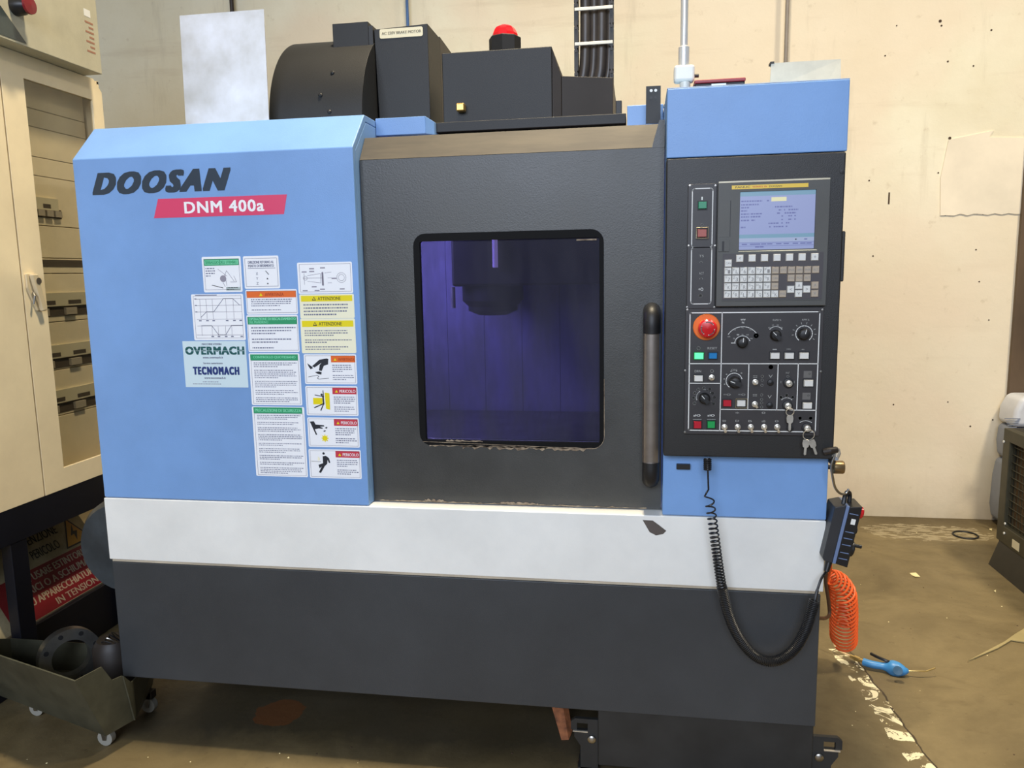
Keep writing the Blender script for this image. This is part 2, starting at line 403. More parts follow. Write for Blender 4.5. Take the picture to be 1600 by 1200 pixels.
o = MB().prism([(x, WY-.006, z) for x, z in jag], (0, .01, 0), PATCH).build('plaster_patch', wb); o['label'] = 'pinker repaired patch with a raised lower edge'
# baseboard-less foot of the wall, dark doorway at the right
DBRN = mat('dark_brown_door', (92, 74, 54), .6, var=.15, scale=5, stretch=(1, 1, .3))
o = MB().box(2.118, 3.1, WY-.028, WY-.001, .0, 2.3, DBRN).build('door_1', bevel=.004); tag(o, None, kind='structure')

# conduits on the wall
def conduit(px, py, mt, r, label, z0=.3, clip=True):
    p = aY(px, py, WY-.05); q = aY(px, 0, WY-.05)
    t = thing('conduit_pipe', label, 'pipe', (p.x, WY-.05, z0), 'pipes running up the back wall')
    mb = MB(); mb.cyl((p.x, WY-.05, z0), (p.x, WY-.05, 4.2), r, mt, 14); mb.build('pipe', t, smooth=True)
    for z in (1.0, 2.45, 3.35):
        MB().box(p.x-r*1.6, p.x+r*1.6, WY-.05-r*.4, WY-.0005, z, z+.02, mt).build('clip', t)
conduit(636.5, 20, mat('blue_pipe_paint', (70, 108, 160), .4), .009, 'thin blue pipe running up the wall behind the motor box')
conduit(1229, 50, mat('grey_pipe_paint', (150, 140, 128), .45), .011, 'thin grey pipe on the wall behind the grey tray')
conduit(362, 6, mat('brown_black_pipe', (52, 40, 32), .5), .013, 'dark pipe on the wall above the aluminium sheet')

# ------------------------------------------------------------------ the machine
mach = thing('milling_machine', 'large blue, grey and black vertical milling machine filling the middle of the hall', 'machine', (-.57, 2.1, 0))
F = 2.1
XL = -1.646
# left blue cover
mb = MB()
xr = -.779
y2, z2 = 2.208, 1.961
prof = [(F, .828), (F, 1.855), (y2, z2), (2.9, z2), (2.9, z2-.02), (y2+.008, z2-.02), (F+.02, 1.848), (F+.02, .828)]
mb.prism([(XL, y, z) for y, z in prof], (xr-XL, 0, 0), BLUE)
side = [(F+.02, .828), (F+.02, 1.848), (y2+.008, z2-.02), (2.9, z2-.02), (2.9, .828)]
mb.prism([(XL, y, z) for y, z in side], (.02, 0, 0), BLUE); mb.prism([(xr-.016, y, z) for y, z in [(F+.02, .828), (F+.02, 1.848), (y2+.008, z2-.02), (2.36, z2-.02), (2.36, 1.90), (2.24, 1.84), (2.24, .828)]], (.016, 0, 0), BLUE)
lc = mb.build('left_cover', mach, bevel=.003)
# roof slab to the right of the cover so the boxes above stand on something
MB().box(xr+.002, .06, 2.36, 3.7, 1.86, 1.915, BASE).build('roof_panel', mach)
MB().box(XL, .5, 2.92, 3.75, .3, 1.958, BASE).build('rear_housing', mach, bevel=.004)
# blue ledge above the door
mb = MB(); mb.prism([(-.800+.022, 2.3, 1.917), (-.624, 2.3, 1.917), (-.624, 2.3, 1.967), (-.778, 2.3, 1.967)], (0, .5, 0), BLUE)
mb.prism([(-.624, 2.3, 1.917), (-.624, 2.3, 1.967), (-.604, 2.33, 1.955), (-.604, 2.33, 1.917)], (0, .4, 0), BLUE)
mb.build('top_ledge', mach, bevel=.0015)
# sliding door with window
DY = 2.145
DX0, DX1 = -.777, .0705
wx0, wx1, wz0, wz1 = -.629, -.090, 1.003, 1.616
inner = rrect(wx0, wx1, wz0, wz1, .035)
ZT, ZB = 1.824, .830
k = 6; outer = []
cx, cz = (wx0+wx1)/2, (wz0+wz1)/2
for i, (x, z) in enumerate(inner):
    q = i//k; j = i % k
    X_ = DX1 if q in (0, 3) else DX0; Z_ = ZT if q in (0, 1) else ZB
    ix = wx1 if q in (0, 3) else wx0; iz = wz1 if q in (0, 1) else wz0
    t = j/(k-1)
    # walk round the corner
    e1 = (X_, iz) if q in (0, 2) else (ix, Z_); e2 = (ix, Z_) if q in (0, 2) else (X_, iz)
    if t < .5: s_ = t*2; pt = (e1[0]+(X_-e1[0])*s_, e1[1]+(Z_-e1[1])*s_)
    else: s_ = t*2-1; pt = (X_+(e2[0]-X_)*s_, Z_+(e2[1]-Z_)*s_)
    outer.append(pt)
mb = MB()
# make outer include exact corner: t=.4/.6 approximates, snap them
for q in range(4):
    X_ = DX1 if q in (0, 3) else DX0; Z_ = ZT if q in (0, 1) else ZB
    outer[q*k+2] = (X_, Z_); outer[q*k+3] = (X_, Z_)
ringframe(mb, outer, inner, DY, DY+.03, DOOR)
# bevelled top of the door
mb.prism([(DX0, DY, ZT), (DX0, DY+.052, ZT+.069), (DX0, DY+.082, ZT+.069), (DX0, DY+.03, ZT)], (DX1-DX0, 0, 0), DOOR)
mb.prism([(.037, DY-.0012, ZT), (DX1, DY-.0012, ZT), (DX1, DY-.0012, ZT+.0705), (.0562, DY-.0012, ZT+.0705)], (0, .083, 0), DOOR)
door = mb.build('door', mach)
mb = MB(); e = .0006
mb.add([(DX0+.001, DY-e, ZT+.001), (.036, DY-e, ZT+.001), (.0555, DY+.052-e, ZT+.0695), (DX0+.001, DY+.052-e, ZT+.0695)], [(0, 1, 2, 3)], DUST)
o = mb.build('dusty_bevel', door); o['label'] = 'top bevel of the door under a coat of beige dust'
# gasket and glass
mb = MB(); ringframe(mb, rrect(wx0+.0005, wx1-.0005, wz0+.0005, wz1-.0005, .0345), rrect(wx0+.019, wx1-.012, wz0+.016, wz1-.022, .006), DY-.002, DY+.014, flat('gasket_black', (9, 9, 10), .7, spec=.2))
o = mb.build('window_gasket', door); o['label'] = 'black rubber gasket round the window'
gl = bpy.data.materials.new('led_haze_window_glass'); gl.use_nodes = True; N = gl.node_tree.nodes; L = gl.node_tree.links
N.remove(N['Principled BSDF']); out = N['Material Output']
tr = N.new('ShaderNodeBsdfTransparent'); tr.inputs[0].default_value = (.62, .60, .78, 1)
gs = N.new('ShaderNodeBsdfGlossy'); gs.inputs['Roughness'].default_value = .08; gs.inputs[0].default_value = (.9, .9, 1, 1)
df = N.new('ShaderNodeBsdfDiffuse'); df.inputs[0].default_value = (.07, .07, .09, 1)  # violet LED haze put into the pane as tint and diffuse veil
m1 = N.new('ShaderNodeMixShader'); m2 = N.new('ShaderNodeMixShader'); m1.inputs[0].default_value = .06
tcn = N.new('ShaderNodeTexCoord'); nz = N.new('ShaderNodeTexNoise'); nz.inputs['Scale'].default_value = 5; nz.inputs['Detail'].default_value = 6
mpn = N.new('ShaderNodeMapping'); mpn.inputs['Scale'].default_value = (3, 1, .7); L.new(tcn.outputs['Object'], mpn.inputs[0]); L.new(mpn.outputs[0], nz.inputs['Vector'])
mrn = N.new('ShaderNodeMapRange'); mrn.inputs[1].default_value = .35; mrn.inputs[2].default_value = .7; mrn.inputs[3].default_value = .14; mrn.inputs[4].default_value = .42
L.new(nz.outputs[0], mrn.inputs[0]); L.new(mrn.outputs[0], m2.inputs[0])
L.new(tr.outputs[0], m1.inputs[1]); L.new(gs.outputs[0], m1.inputs[2]); L.new(m1.outputs[0], m2.inputs[1]); L.new(df.outputs[0], m2.inputs[2]); L.new(m2.outputs[0], out.inputs[0])
o = MB().box(wx0+.0005+.018, wx1-.0125, DY+.006, DY+.010, wz0+.0165, wz1-.0225, gl).build('glass_pane', door); o['label'] = 'dirty window pane with violet LED haze in its colour'
# dried coolant crust along the lower window edge and the lower door edge
CRUST = mat('dried_coolant_crust', (176, 158, 132), .7, col2=(96, 80, 64), scale=60, mix=.5)
mb = MB()
def crust(x0, x1, z, a, up, n=60):
    top = []; bot = []
    for i in range(n+1):
        x = x0+(x1-x0)*i/n; top.append((x, DY-.0025, z+random.random()*up)); bot.append((x, DY-.0025, z-random.random()*a))
    vs = top+bot; mb.add(vs, [(i, i+1, n+2+i, n+1+i) for i in range(n)], CRUST)
crust(-.60, -.11, wz0+.001, .004, .002); crust(-.50, -.14, wz0, .010, .002, 40)
crust(-.55, -.44, wz0+.015, .002, .005, 20)
crust(-.76, .03, ZB+.002, .0015, .004, 90); crust(-.62, -.56, ZB+.004, .001, .008, 12); crust(-.40, -.28, ZB+.004, .002, .007, 20)
strokes(mb, [(wx0+.01, wz0+.012)]+arc(wx1-.035, wz0+.035, .036, 270, 360, 8)+[(wx1+.001, wz0+.2)], .0015, DY-.0028, CRUST)
mb.box(wx1-.075, wx1-.02, DY+.0035, DY+.0055, wz1-.026, wz1-.03, CRUST)
o = mb.build('coolant_crust', door); tag(o, 'pale dried coolant crust below the window', kind='stuff')
# handle
hy = 2.085; h0 = aY(1006, 520, hy); h1 = aY(1029.5, 725, hy)
hx = (h0.x+h1.x)/2; hw = .0235
mb = MB(); o = MB().prism([(hx+a, hy+b, h1.z) for a, b in ((-hw, .012), (-hw+.004, .002), (-.008, -.004), (.008, -.004), (hw-.004, .002), (hw, .012), (hw, .022), (-hw, .022))], (0, 0, h0.z-h1.z), HAND).build('handle_grip', door, smooth=True)
o['label'] = 'brushed bronze-grey handle bar'
for zc, s_ in ((h0.z, 1), (h1.z, -1)):
    mb = MB()
    pts = catmull([(hx, hy+.012, zc-.002*s_), (hx, hy+.012, zc+.028*s_), (hx, hy+.022, zc+.048*s_), (hx, DY-.001, zc+.056*s_)], 6)
    mb.tube(pts, .0235, RUB, 14)
    o = mb.build('handle_bracket', door, smooth=True); o['label'] = 'black end bracket of the handle'

# interior of the machine
INT = mat('chamber_paint', (150, 148, 170), .5, var=.1, scale=3)
mb = MB()
mb.box(-1.62, -1.60, 2.25, 2.88, .85, 1.85, INT); mb.box(.02, .04, 2.25, 3.2, .85, 1.85, INT)
mb.box(-1.62, .04, 2.9, 2.915, .85, 1.85, INT); mb.box(-1.62, .04, 2.25, 2.9, .84, .86, INT); mb.box(-.75, .04, 2.25, 2.9, 1.84, 1.86, INT)
ch = mb.build('work_chamber', mach); ch['label'] = 'pale painted work chamber seen through the window'
mb = MB()
for i in range(9): mb.box(-1.3+i*.145, -1.3+i*.145+.1435, 2.885, 2.899, .9, 1.84, INT)
mb.build('telescopic_cover', ch)
mb = MB(); mb.box(-.606, -.06, 2.50, 2.86, 1.46, 1.84, BASE); mb.build('spindle_head', ch, bevel=.01)
o = MB().lathe((-.49, 2.62, 1.46), (0, 0, -1), [(.105, 0), (.105, .05), (.085, .07), (.085, .085), (.05, .10), (.0, .10)], BLK).build('spindle_nose', ch, smooth=True)
MB().cyl((-.60, 2.49, 1.459), (-.60, 2.49, 1.39), .008, CHR, 12).build('coolant_nozzle', ch, smooth=True)
MB().box(-1.0, -.02, 2.35, 2.86, .86, .98, STL).build('work_table', ch, bevel=.004)
la = area('chamber_lamp', (-.95, 2.32, 1.72), (-.75, 2.8, 1.1), .25, 10, (176, 170, 245)); put(la, mach)
TUBE_REFL = flat('glowing_tube_reflection', (210, 190, 255), emis=(214, 196, 255), es=.9)  # reflection of a ceiling tube, added as a self-glowing rod
o = MB().cyl((-.455, 2.485, 1.52), (-.455, 2.485, 1.61), .009, TUBE_REFL, 12).build('tube_reflection', ch, smooth=True); o['label'] = 'glowing violet rod standing for the reflection of a ceiling tube'

# silver apron, skirt, base
ap = MB().box(XL-.002, .506, F-.002, F+.6, .625, .826, SILV).build('front_apron', mach, bevel=.003)
o = MB().prism([(aY(px, py, F).x, F-.0028, aY(px, py, F).z) for px, py in ((1004, 812), (1020, 813), (1031, 821), (1041, 829), (1036, 834), (1025, 836), (1015, 831))], (0, .0005, 0), mat('exposed_primer', (96, 88, 82), .7)).build('paint_chip', ap)
o['label'] = 'dark spot where the light paint has chipped off'
MB().box(XL+.004, .498, F+.004, F+.58, .617, .6255, mat('skirt_lip', (196, 184, 162), .5)).build('trim_lip', mach)
MB().box(XL+.004, .5, F, F+1.4, .2265, .6165, SKIRT).build('lower_skirt', mach, bevel=.003)
MB().box(-.107, .499, F+.012, F+1.3, .045, .2255, BASE).build('right_pedestal', mach, bevel=.004)
MB().box(-1.60, -1.46, F+.30, F+1.3, .045, .2255, BASE).build('left_pedestal', mach, bevel=.004)
# levelling foot brackets
def foot(x, sgn):
    mb = MB(); f0 = F+.02
    L_ = [(0, .186), (.068, .186), (.080, .176), (.080, .150), (.070, .150), (.070, .128), (.052, .100), (.052, .03), (0, .03)]
    loop = [(x+sgn*a, f0, b) for a, b in L_]
    # plate built from pieces round a slot
    mb.prism([(x, f0, .186), (x+sgn*.068, f0, .186), (x+sgn*.08, f0, .176), (x+sgn*.08, f0, .172), (x, f0, .172)], (0, .012, 0), BASE)
    mb.box(x, x+sgn*.030, f0, f0+.012, .150, .172, BASE); mb.box(x+sgn*.062, x+sgn*.08, f0, f0+.012, .150, .172, BASE)
    mb.prism([(x, f0, .150), (x+sgn*.070, f0, .150), (x+sgn*.070, f0, .128), (x+sgn*.052, f0, .100), (x+sgn*.052, f0, .02), (x, f0, .02)], (0, .012, 0), BASE)
    mb.box(x, x+sgn*.06, f0, f0+.10, .02, .03, BASE)
    o = mb.build('foot_bracket', mach)
    MB().box(x+sgn*.030, x+sgn*.074, f0-.001, f0-.006, .1465, .1495, CHR).build('wear_plate', o)
    MB().lathe((x+sgn*.018, f0-.001, .125), (0, -1, 0), [(.012, 0), (.012, .006), (.008, .009), (0, .009)], STL, 16).build('bolt', o, smooth=True)
    MB().lathe((x+sgn*.03, f0+.05, .0), (0, 0, 1), [(.035, 0), (.035, .012), (.014, .02), (.014, .08), (0, .08)], STL, 18).build('levelling_foot', o, smooth=True)
foot(.4995, 1); foot(-.1075, -1)

# right column
MB().box(.073, .506, F, F+.55, .828, 1.96, BLUE).build('right_column', mach, bevel=.003)
UH = 2.055
MB().box(.0725, .508, UH, F-.0005, 1.783, 1.9525, BLUE).build('upper_housing', mach, bevel=.003)
WEDGE = mat('pale_edge', (206, 220, 236), .4)
MB().box(.0725, .508, UH+.001, UH+.03, 1.9527, 1.9545, WEDGE).build('housing_edge', mach)
cp = MB().box(.0725, .505, 2.05, F-.0005, 1.008, 1.781, PANEL).build('control_housing', mach, bevel=.004)
o = MB().box(.505, .514, 2.06, 2.09, 1.465, 1.59, PANEL).build('side_latch', cp, bevel=.003)
p = aY(1316, 268, 2.05); MB().lathe((p.x, 2.0499, p.z), (0, -1, 0), [(.006, 0), (.006, .002), (0, .0025)], RUB, 14).build('plug_screw', cp, smooth=True)
# vent slot on the blue column below housing, black lamp tag
a = aY(1057, 724, F); b = aY(1078, 732, F); MB().box(a.x, b.x, F-.012, F, b.z, a.z, RUB).build('cable_clamp', mach)
# grime on the column
# --- display unit
DYF = 2.036
def fx(px, py, y=DYF): p = aY(px, py, y); return p.x, p.z
x0, z1 = fx(1122.5, 286); x1, z0 = fx(1290.5, 477.5); x1 = fx(1297, 300)[0]
du = MB(); sx0, sz1 = fx(1157, 300, 2.038); sx1, sz0 = fx(1272, 388, 2.038)
sx0 -= .0005
# bezel front as ring around the screen
inn = [(sx1, sz1), (sx0, sz1), (sx0, sz0), (sx1, sz0)]; outr = [(x1, z1), (x0, z1), (x0, z0), (x1, z0)]
ringframe(du, outr, inn, DYF, 2.0495, BEZEL)
du = du.build('display_unit', mach, bevel=.0015)
MB().box(x0+.001, x1-.001, DYF-.0012, DYF+.0035, z1-.0005, z1+.0035, mat('bezel_light_edge', (216, 208, 180), .3)).build('top_lip', du)
a_, b_ = fx(1154, 392.5); c_, d_ = fx(1276, 390)
MB().prism([(a_-.001, DYF-.001, b_-.0015), (c_+.001, DYF-.001, b_-.0015), (c_-.003, DYF+.002, b_+.003), (a_+.003, DYF+.002, b_+.003)], (0, .004, 0), mat('bezel_light_edge2', (232, 226, 196), .3)).build('screen_sill', du)
# yellow maker strip with print
a_, b_ = fx(1143.5, 289.5); c_, d_ = fx(1263, 290.5); zt = (fx(1200, 288)[1]); zb_ = fx(1200, 294.2)[1]
mb = MB(); ys = DYF-.0008; mb.box(a_, c_, ys, DYF, zb_, zt, flat('maker_yellow', (236, 198, 60), .35))
text(mb, 'FANUC', quadP(a_+.009, a_+.044, zb_+.0025, zt-.0025, ys-.0002), INKD, .02)
text(mb, 'SERIES 0i', quadP(a_+.05, a_+.084, zb_+.003, zt-.003, ys-.0002), flat('maker_red', (206, 84, 40)), .02)
text(mb, 'DOOSAN', quadP(a_+.090, a_+.120, zb_+.0025, zt-.0025, ys-.0002), flat('maker_olive', (110, 96, 30)), .03)
o = mb.build('maker_strip', du); o['label'] = 'yellow strip with small print above the screen'
# screen
def em(name, col, es=.9): return flat(name, (20, 20, 20), .3, emis=col, es=es)
SCR = em('screen_lavender', (148, 160, 206)); SCT = em('screen_teal', (118, 158, 184)); SCW = em('screen_yellow', (226, 224, 180)); SCI = em('screen_ink', (104, 112, 168)); SCL = em('screen_pale', (160, 174, 208))
mb = MB(); ysn = 2.0425
mb.box(sx0-.001, sx1+.001, ysn, ysn+.004, sz0-.001, sz1+.001, SCR)
W_ = sx1-sx0; H_ = sz1-sz0
def sb(u0, u1, v0, v1, mt, k=1): mb.add([(sx0+W_*u, ysn-.0003*k, sz1-H_*v) for u, v in ((u0, v0), (u1, v0), (u1, v1), (u0, v1))], [(0, 3, 2, 1)], mt)
sb(.0, 1, .0, .075, SCT); sb(0, 1, .735, .80, SCT); sb(0, 1, .80, .87, SCL)
for v in (.875, .935): sb(0, 1, v, v+.006, SCI, 2)
sb(.42, .62, .105, .175, SCW, 2)
rows = [(.16, [(.02, .30), (.36, .39)]), (.22, [(.02, .26)]), (.27, [(.02, .13), (.47, .70)]), (.325, [(.02, .10), (.52, .56), (.59, .61), (.65, .78)]),
        (.38, [(.02, .13), (.15, .30), (.50, .54), (.60, .75)]), (.43, [(.02, .13), (.15, .28), (.56, .58), (.65, .70), (.73, .75)]), (.49, [(.02, .13), (.16, .21), (.56, .58), (.65, .70), (.73, .75)]),
        (.55, [(.39, .53), (.56, .58), (.62, .67)]), (.61, [(.02, .09), (.40, .42), (.46, .59), (.62, .65)])]
for v, segs in rows:
    for u0, u1 in segs:
        u = u0
        while u < u1:
            du_ = random.uniform(.015, .04); sb(u, min(u+du_, u1), v-.012, v+.012, SCI, 2); u += du_+.008
for u in (.04, .15, .22, .30, .38, .50, .60, .72, .82, .90): sb(u, u+.07, .895, .915, SCI, 2)
for u in (.22, .28): sb(u, u+.055, .945, .965, SCI, 2)
sb(.75, .77, .825, .845, INKD, 2); sb(.87, .91, .825, .845, SCI, 2)
o = mb.build('screen', du); o['label'] = 'lit lavender screen with teal bars'
# card slot door on the left of the bezel
a_, b_ = fx(1123, 314); c_, d_ = fx(1140, 370); mb = MB()
mb.box(a_+.001, c_, DYF-.0006, DYF+.001, d_, b_, BEZEL); mb.box(c_, c_+.0015, DYF-.0004, DYF+.001, d_, b_, RUB)
a2, b2 = fx(1120, 375.5); c2, d2 = fx(1139, 393); mb.box(a2+.004, c2, DYF-.003, DYF, d2, b2, BEZEL); mb.box(a2+.013, a2+.018, DYF-.0034, DYF-.0029, d2+.001, b2-.003, RUB)
mb.build('card_slot', du)
# keypad plate
a_, b_ = fx(1128, 397); c_, d_ = fx(1284, 467)
mb = MB(); mb.box(a_+.002, c_, DYF-.0008, DYF, d_, b_, mat('keypad_plate', (72, 68, 70), .5, var=.03)); mb.box(a_+.002, c_, DYF-.0016, DYF-.0004, d_-.003, d_-.0015, BEZEL); kp = mb.build('keypad_plate', du)
KW = flat('key_white', (226, 226, 220), .4); KB = flat('key_beige', (178, 164, 144), .45); KI = flat('key_ink', (140, 138, 136), .5)
def keymesh(name, w_, h_, mt, dep=.004):
    mb = MB(); i = .0012
    mb.hexa([(-w_/2+i, -dep, -h_/2+i), (w_/2-i, -dep, -h_/2+i), (w_/2-i, -dep, h_/2-i), (-w_/2+i, -dep, h_/2-i)],
            [(-w_/2, 0, -h_/2), (w_/2, 0, -h_/2), (w_/2, 0, h_/2), (-w_/2, 0, h_/2)], mt)
    return mb
gx0, _ = fx(1136.9, 440); gx1, _ = fx(1273.8, 424); gp = (gx1-gx0)/11
gz0 = fx(1136, 423.7)[1]; gz3 = fx(1135, 460.2)[1]; gq = (gz0-gz3)/3
kn = 0
def key(cx_, cz_, mt, glyph):
    mb = keymesh('key', gp*.93, gq*.93, mt)
    mb.T = Matrix.Translation((0, 0, 0)); y = -.0043; s_ = gp*.93
    if glyph == 1:
        text(mb, random.choice('OXYZMGTHFSPN'), quadP(-s_*.36, -s_*.10, s_*.02, s_*.34, y), KI, .01)
        text(mb, random.choice('12345678RQUWLKJI'), quadP(-s_*.02, s_*.30, -s_*.34, s_*.16, y), KI, .01)
    elif glyph == 2:
        text(mb, random.choice(('POS', 'PROG', 'OFS', 'SYS', 'MSG', 'GRPH', 'ALT', 'INS', 'DEL', 'CAN', 'INP')), quadP(-s_*.34, s_*.34, -s_*.14, s_*.16, y), KI, .01)
    elif glyph: text(mb, glyph, quadP(-s_*.16, s_*.16, -s_*.16, s_*.2, y), KI, .03)
    o = mb.build('key', du, loc=(cx_, DYF-.0008, cz_))
for r in range(4):
    z = gz0-gq*r
    for c in range(12):
        if r == 0: mt, g = (KW, 1) if c < 6 else (KB, 2)
        elif r == 1:
            if c in (7, 11): continue
            mt, g = (KW, 1) if c < 6 else (KB, 2)
        elif r == 2:
            if c > 6: continue
            mt, g = (KW, 1) if c < 6 else (KB, 2)
        else:
            if c > 7: continue
            mt, g = (KW, 1) if c < 7 else (KB, 2)
        key(gx0+gp*c, z, mt, g)
key(gx0+gp*8, gz0-gq*2.45, KW, '<'); key(gx0+gp*9, gz0-gq*1.97, KW, '^'); key(gx0+gp*9, gz0-gq*3, KW, 'v'); key(gx0+gp*10, gz0-gq*2.45, KW, '>')
key(gx0+gp*11, gz0-gq*1.97, KB, '^'); key(gx0+gp*11, gz0-gq*3, KB, 'v')
key(gx0+gp*.02, gz0+gq, KW, 2)
ax0, az0 = fx(1155.8, 403.3); ax1, az1 = fx(1272.8, 401.9)
for i in range(7): key(ax0+(ax1-ax0)*i/6, (az0+az1)/2, KW, {0: '<', 6: '+'}.get(i))

# --- power strip (left)
x0, z1 = fx(1075.5, 288, 2.04); x1, _ = fx(1120.5, 300, 2.04); _, z0 = fx(1072, 482.5, 2.04)
ps = MB().box(x0, x1-.001, 2.04, 2.0495, z0, z1, OPP).build('power_strip', mach, bevel=.001)
mb = MB(); yy = 2.0396
a_, b_ = fx(1082, 295, 2.04); c_, _ = fx(1114, 295, 2.04); _, d_ = fx(1080, 475, 2.04); _, m_ = fx(1098, 386.5, 2.04)
for lo, hi in ((m_, b_), (d_, m_)):
    q = rrect(a_, c_, lo, hi, .006, 4); strokes(mb, q+[q[0]], .0022, yy, WHT)
p1, q1 = fx(1097, 310, 2.04); strokes(mb, [(p1, q1-.003), (p1, q1+.003)], .003, yy, WHT)
p1, q1 = fx(1097, 351, 2.04); strokes(mb, arc(p1, q1, .003, 0, 360), .0014, yy, GRY)
for py, s in ((400, 'TS'), (427, 'ACT'),):
    p1, q1 = fx(1096, py, 2.04); text(mb, s, quadP(p1-.006, p1+.006, q1-.003, q1+.003, yy), GRY, .02)
for py in (410.5, 436): p1, q1 = fx(1095.5, py, 2.04); strokes(mb, arc(p1, q1, .0035, 0, 180, 8), .0014, yy, GRY)
p1, q1 = fx(1095, 452, 2.04); text(mb, '+O', quadP(p1-.006, p1+.006, q1-.004, q1+.004, yy), WHT, .02)
p1, q1 = fx(1094.5, 462, 2.04); strokes(mb, arc(p1, q1, .0032, 0, 360, 10), .003, yy, GRY)
o = mb.build('panel_print', ps); o['label'] = 'white printed frames and symbols'
def button(px, py, w_, h_, mt, par, label, y=2.04, frame=RUB, dep=.008, cage=False):
    cx_, cz_ = fx(px, py, y); mb = MB()
    mb.box(cx_-w_/2-.0025, cx_+w_/2+.0025, y-.002, y, cz_-h_/2-.0025, cz_+h_/2+.0025, frame)
    i = .0012
    mb.hexa([(cx_-w_/2+i, y-dep, cz_-h_/2+i), (cx_+w_/2-i, y-dep, cz_-h_/2+i), (cx_+w_/2-i, y-dep, cz_+h_/2-i), (cx_-w_/2+i, y-dep, cz_+h_/2-i)],
            [(cx_-w_/2, y-.002, cz_-h_/2), (cx_+w_/2, y-.002, cz_-h_/2), (cx_+w_/2, y-.002, cz_+h_/2), (cx_-w_/2, y-.002, cz_+h_/2)], mt)
    if cage:
        q = [(cx_-w_/2-.003, cz_-h_/2-.003), (cx_+w_/2+.003, cz_-h_/2-.003), (cx_+w_/2+.003, cz_+h_/2+.004), (cx_-w_/2-.003, cz_+h_/2+.004)]
        mb.tube([(a, y-dep-.001, b) for a, b in q], .0009, mat('brass_wire', (190, 176, 140), .35, .6), 6, closed=True)
    o = mb.build('push_button', par); o['label'] = label; return o
BG = flat('button_green', (16, 138, 96), .35); BR = flat('button_red', (186, 24, 44), .35); BDR = flat('button_dull_red', (168, 84, 72), .4)
BW = flat('button_white', (226, 224, 216), .4); BBL = flat('button_blue', (12, 122, 186), .35); BG2 = flat('button_green2', (30, 160, 80), .35)
BLIT = flat('button_lit_green', (90, 250, 160), .35, emis=(100, 255, 170), es=.75)
button(1097.5, 321, .021, .018, BG, ps, 'green button at the top of the strip')
button(1096.8, 364.5, .023, .020, BDR, ps, 'dull red button below the green one', cage=True)
for px, py in ((1078, 290), (1118, 290), (1076, 384), (1117, 384), (1073.5, 480), (1116, 480)):
    p1, q1 = fx(px, py, 2.04); MB().lathe((p1, 2.0398, q1), (0, -1, 0), [(.0025, 0), (.0025, .001), (0, .0012)], STL, 10).build('screw', ps)

# --- operator panel
OY = 2.042
def ox(px, py): return fx(px, py, OY)
x0, z1 = ox(1071.5, 482.5); x1, _ = ox(1287.5, 486); _, z0 = ox(1069, 678)
op = MB().box(x0, x1, OY, 2.0495, z0, z1, OPP).build('operator_panel', mach, bevel=.001)
OU = 2.0393; OU = OY-.0004
mb = MB()
X0 = ox(1078.3, 490)[0]; X1 = ox(1281, 490)[0]; Z1 = ox(1180, 488)[1]; Z0 = ox(1175, 673.5)[1]
q = rrect(X0, X1, Z0, Z1, .003, 3); strokes(mb, q+[q[0]], .0024, OU, WHT)
VX = [ox(1126.5, 580)[0], ox(1169.3, 600)[0], ox(1214.8, 600)[0], ox(1246.2, 600)[0]]
ZH = ox(1180, 568.3)[1]; ZL = ox(1100, 598.8)[1]; ZR = ox(1200, 640.3)[1]
wl = .0021
strokes(mb, [(VX[0], Z0), (VX[0], Z1)], wl, OU, WHT); strokes(mb, [(X0, ZH), (X1, ZH)], wl, OU, WHT)
strokes(mb, [(X0, ZL), (VX[0], ZL)], wl, OU, WHT); strokes(mb, [(VX[0], ZR), (X1, ZR)], wl, OU, WHT)
for v in VX[1:]: strokes(mb, [(v, ZR), (v, ZH)], wl, OU, WHT)
S = .00176   # metres per photo pixel on this panel
def T(px, py, s, w_, h_, mt=WHT): cx_, cz_ = ox(px, py); text(mb, s, quadP(cx_-w_/2, cx_+w_/2, cz_-h_/2, cz_+h_/2, OU), mt, .015)
def A(px, py, rpx, a0, a1, mt=WHT, wd=.0014): cx_, cz_ = ox(px, py); strokes(mb, arc(cx_, cz_, rpx*S, a0, a1), wd, OU, mt)
# feed override, rapid, spindle
A(1160, 536, 24, 32, 148); A(1160, 536.5, 11, 20, 180, wd=.0018); strokes(mb, [ox(1142.5, 536), ox(1149, 536)], .0014, OU, WHT)
T(1161, 499.5, 'WW', .012, .0045); T(1161, 504, '%', .007, .004)
for px, py, s in ((1139, 526, '0'), (1148, 515, '50'), (1160, 512, '%'), (1173, 515, '120'), (1153, 523, '1'), (1160, 523, '2'), (1168, 523, '60'), (1174, 529, '90'), (1147, 529, '5')): T(px, py, s, .006, .0035, GRY)
A(1181.5, 524.5, 2.2, 0, 360, RUB, .005)
A(1212, 522, 11, 40, 140, wd=.0018)
for px, py, s in ((1202, 512, '0'), (1207.5, 508, '25'), (1215, 508, '50'), (1221, 512, '100')): T(px, py, s, .005, .0035, GRY)
T(1214, 500, 'RAPID %', .020, .0045, GRY); T(1259, 499.5, 'RPM %', .017, .0045, GRY)
A(1256.3, 521.5, 11.6, -50, 232, wd=.0018)
for a in range(-30, 211, 27):
    c_, d_ = ox(1256.3, 521.5); r0 = 14.5*S; strokes(mb, [(c_+r0*math.cos(math.radians(a)), d_+r0*math.sin(math.radians(a))), (c_+(r0+.004)*math.cos(math.radians(a)), d_+(r0+.004)*math.sin(math.radians(a)))], .0014, OU, GRY)
A(1091.5, 544, 2.2, 0, 360, GRY, .002); T(1113, 544, 'RESET', .024, .006, GRY)
for px, py, s in ((1210.5, 546, '-'), (1232, 545.5, 'ORI'), (1254.5, 546, '+')): T(px, py, s, .010, .003, GRY)
